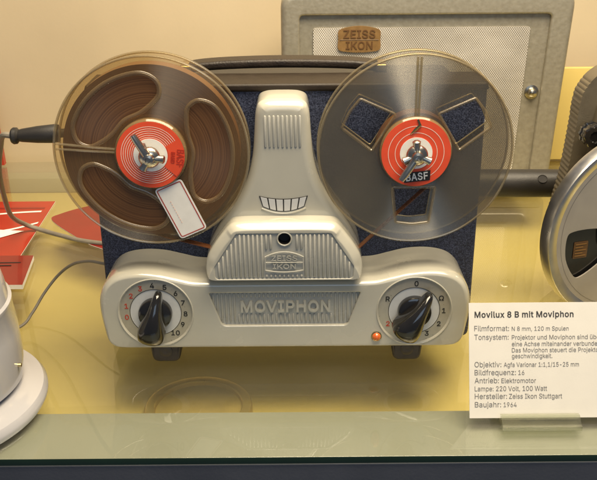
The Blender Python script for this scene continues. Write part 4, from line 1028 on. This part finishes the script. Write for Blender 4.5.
# ------------------------------------------------------------------ information card and its holder
D = .0006868
card = thing('information_card', 'white printed information card leaning in a clear acrylic holder', 'sign', (.1164, .4885, .0034))
def card_build(mb, name, mat, parent):
    o = mb.build(name, mat, None)
    o.parent = parent
    return o
card.rotation_euler = (R(-23), 0, 0)
cw, ch = .148, .0790
card_build(plate([(0, 0), (cw, 0), (cw, ch), (0, ch)], [], 0, .0006), 'card_sheet', MAT['paper'], card)
LINES = [("Movilux 8 B mit Moviphon", 473.7, 572.5, 317.5, 5.7, 1), ("Filmformat:", 473.3, 508, 331, 5.2, 0), ("N 8 mm, 120 m Spulen", 510.7, 567.5, 331, 4.2, 0),
 ("Tonsystem:", 473.3, 507.5, 339.7, 5.2, 0), ("Projektor und Moviphon sind \u00fcber", 510.7, 600.5, 339.7, 4.4, 0), ("eine Achse miteinander verbunden.", 510.7, 600.5, 346.3, 4.4, 0),
 ("Das Moviphon steuert die Projektor-", 510.7, 602, 352.5, 4.4, 0), ("geschwindigkeit.", 510.7, 551, 358.3, 4.4, 0), ("Objektiv:", 473.3, 500, 367, 5.2, 0), ("Agfa Varionar 1:1,1/15-25 mm", 502.5, 577.5, 367, 4.4, 0),
 ("Bildfrequenz:", 473.3, 514.5, 375, 5.2, 0), ("16", 517, 523, 375, 4.6, 0), ("Antrieb:", 473.3, 497.5, 383, 5.2, 0), ("Elektromotor", 500, 534.5, 383, 4.6, 0), ("Lampe: 220 Volt, 100 Watt", 473.3, 545.5, 391, 4.8, 0),
 ("Hersteller:", 473.3, 505.5, 398.7, 5.2, 0), ("Zeiss Ikon Stuttgart", 507.5, 560.5, 398.7, 4.8, 0), ("Baujahr:", 473.3, 499.5, 407, 5.2, 0), ("1964", 502, 515, 407, 4.6, 0)]
tb = MB(); tg = MB()
for s, a, b, base, cap, bold in LINES:
    g = text(s, .005, .00004, bold * .00014, width=(b - a) * D, height=cap * D, align='LEFT')
    g.xf(T((a - 468) * D, -.00012, (418 - base) * D))
    (tb if bold else tg).join(g)

card_build(tb, 'card_heading', MAT['ink'], card)
card_build(tg, 'card_text', MAT['ink_grey'], card)
# holder: clear acrylic foot with a leaning slot
hx0, hx1 = .1370, .1905
prof = [(.4775, 0), (.5150, 0), (.5150, .003), (.4990, .0032), (.5042, .0150), (.5015, .0158), (.4925, .0030), (.4865, .0030), (.4880, .0068), (.4850, .0074), (.4800, .0032), (.4775, .0032)]
mb = MB()
o = prof
mb.add([(hx0, y, z + .0003) for y, z in o], [tuple(range(len(o)))]); mb.add([(hx1, y, z + .0003) for y, z in o], [tuple(range(len(o)))])
bridge(mb, [(hx0, y, z + .0003) for y, z in o], [(hx1, y, z + .0003) for y, z in o])
tag(weld(mb).build('card_holder', MAT['acrylic']), 'small clear acrylic holder gripping the bottom edge of the white card', 'card holder')

# ------------------------------------------------------------------ left: white enamel stand, leaflets, red folder
ws = thing('enamel_stand', 'glossy white enamelled stand with a flared round base, at the left frame edge', 'stand', (-.2624, .5148, 0))
wc = (-.2624, .5148, 0)
lathe([(.0, .0004), (.0790, .0004), (.0802, .003), (.0800, .006), (.0775, .0095), (.070, .0120), (.0645, .0150), (0, .0150)], 'Z', wc, 96).build('base', MAT['white_enamel'], ws)
lathe([(.0600, .0148), (.0650, .020), (.0662, .034), (.0655, .056), (.0635, .0745), (.0640, .0758), (.0640, .0785), (.0620, .0798), (.0605, .0900), (.0585, .0990), (.0530, .1050), (.0420, .1085), (.025, .1100), (0, .1103)], 'Z', wc, 96).build('body', MAT['white_enamel'], ws)
a = R(-28)
p = Vector((wc[0] + .0655 * math.cos(a), wc[1] + .0655 * math.sin(a), .0360)); d = Vector((math.cos(a), math.sin(a), 0))
tube([p - d * .002, p + d * .0008], .0022, 12).build('screw', MAT['hole'], ws)
a = R(-2)
p = Vector((wc[0] + .0655 * math.cos(a), wc[1] + .0655 * math.sin(a), .034)); d = Vector((math.cos(a), math.sin(a), 0))
tube([p - d * .002, p + d * .003], .0013, 10).build('set_screw', MAT['brass'], ws)

def leaflet(loop, z0, z1, mats, name, label):
    o = slab(loop, z0, z1).build(name, mats[0])
    if len(mats) > 1:
        o.data.materials.append(mats[1])
        for p in o.data.polygons:
            if abs(p.normal.z) < .5: p.material_index = 1
    return tag(o, label, 'leaflet', 'red leaflets lying on the glass')
def lines_part(par, polys, z, m, name):
    mb = MB()
    for l in polys:
        v, f = fill(ccw(l)); mb.add([(p[0], p[1], z) for p in v], f); z += .0002
    o = mb.build(name, m, None); o.parent = par
la = leaflet([(-.420, .930), (-.2828, .930), (-.2760, .742), (-.420, .742)], .0004, .0012, [MAT['paper_red'], MAT['label_white']], 'leaflet', 'red leaflet with a pale curved print, largest of the red papers')
crv = lambda a, w: [(x, y + w) for x, y in a] + [(x, y - w) for x, y in reversed(a)]
lines_part(la, [crv(spline([(-.40, .864), (-.36, .882), (-.32, .893), (-.290, .897)], 6), .0022),
                crv(spline([(-.40, .812), (-.35, .826), (-.31, .842), (-.284, .862)], 6), .0025),
                [(-.40, .79), (-.345, .79), (-.292, .838), (-.32, .842), (-.40, .838)]], .0014, MAT['label_white'], 'leaflet_print')
lines_part(la, [[(-.40, .905), (-.289, .905), (-.289, .910), (-.40, .910)]], .0014, MAT['paper_red2'], 'leaflet_stripe')
lb2 = leaflet([(-.400, .764), (-.2605, .764), (-.2520, .698), (-.400, .698)], .0016, .0060, [MAT['paper_red2'], MAT['label_white']], 'booklet', 'dark red booklet with white page edges, behind the white stand')
lines_part(lb2, [[(-.35, .744), (-.268, .746), (-.268, .748), (-.35, .747)], [(-.35, .738), (-.275, .739), (-.275, .741), (-.35, .740)]], .0062, MAT['hole'], 'booklet_print')
leaflet(spline([(-.2720, .872), (-.2660, .890), (-.2450, .910), (-.2200, .922), (-.160, .922), (-.160, .78), (-.2040, .794), (-.2400, .830)], 5, True), .0004, .0012, [MAT['paper_red2'], MAT['label_white']], 'folder', 'dark red rounded folder lying half behind the tape recorder')
mb = MB()
a = [(-.52, 1.070), (-.3865, 1.070), (-.3865, 1.078), (-.52, 1.078)]
rb_ = MB(); lo = [(x, y, .0006) for x, y in a]; hi = [(x - .004, y + .004, .098) for x, y in a]
bridge(rb_, lo, hi); rb_.add(lo, [(0, 1, 2, 3)]); rb_.add(hi, [(0, 1, 2, 3)])
tag(weld(rb_).build('cardboard_box', MAT['paper_red']), 'upright red cardboard box against the wall at the left frame edge', 'box')

tag(box(.255, .95, 1.076, 1.083, .0004, .122, .0012).build('shade_panel', MAT['floor']), 'plain yellow panel added as shadow on the back wall between the loudspeaker case and the projector', 'shade_panel')  # added panel: its ochre stands in for the speaker case's shadow on the wall
# old film reel lying on the yellow floor below the glass
br_ = thing('film_tin_lid', 'round brass film tin lid lying below the glass shelf, half hidden by the rail', 'film tin lid', (-.080, .567, -.0448))
c = (-.080, .567, -.0448)
lathe([(.0418, .0), (.0425, .0015), (.0425, .0062), (.0415, .0078), (.0400, .0082), (.0352, .0080), (.0342, .0070), (.0338, .0040)], 'Z', c, 96, cap=False).build('rim', MAT['lid'], br_)
lathe([(.0339, .0042), (.020, .0036), (.0190, .0030), (0, .0030)], 'Z', c, 96, cap=False).build('lid_top', MAT['lid_paint'], br_)

for o in list(bpy.data.objects):
    if '_w' in o.keys(): del o['_w']
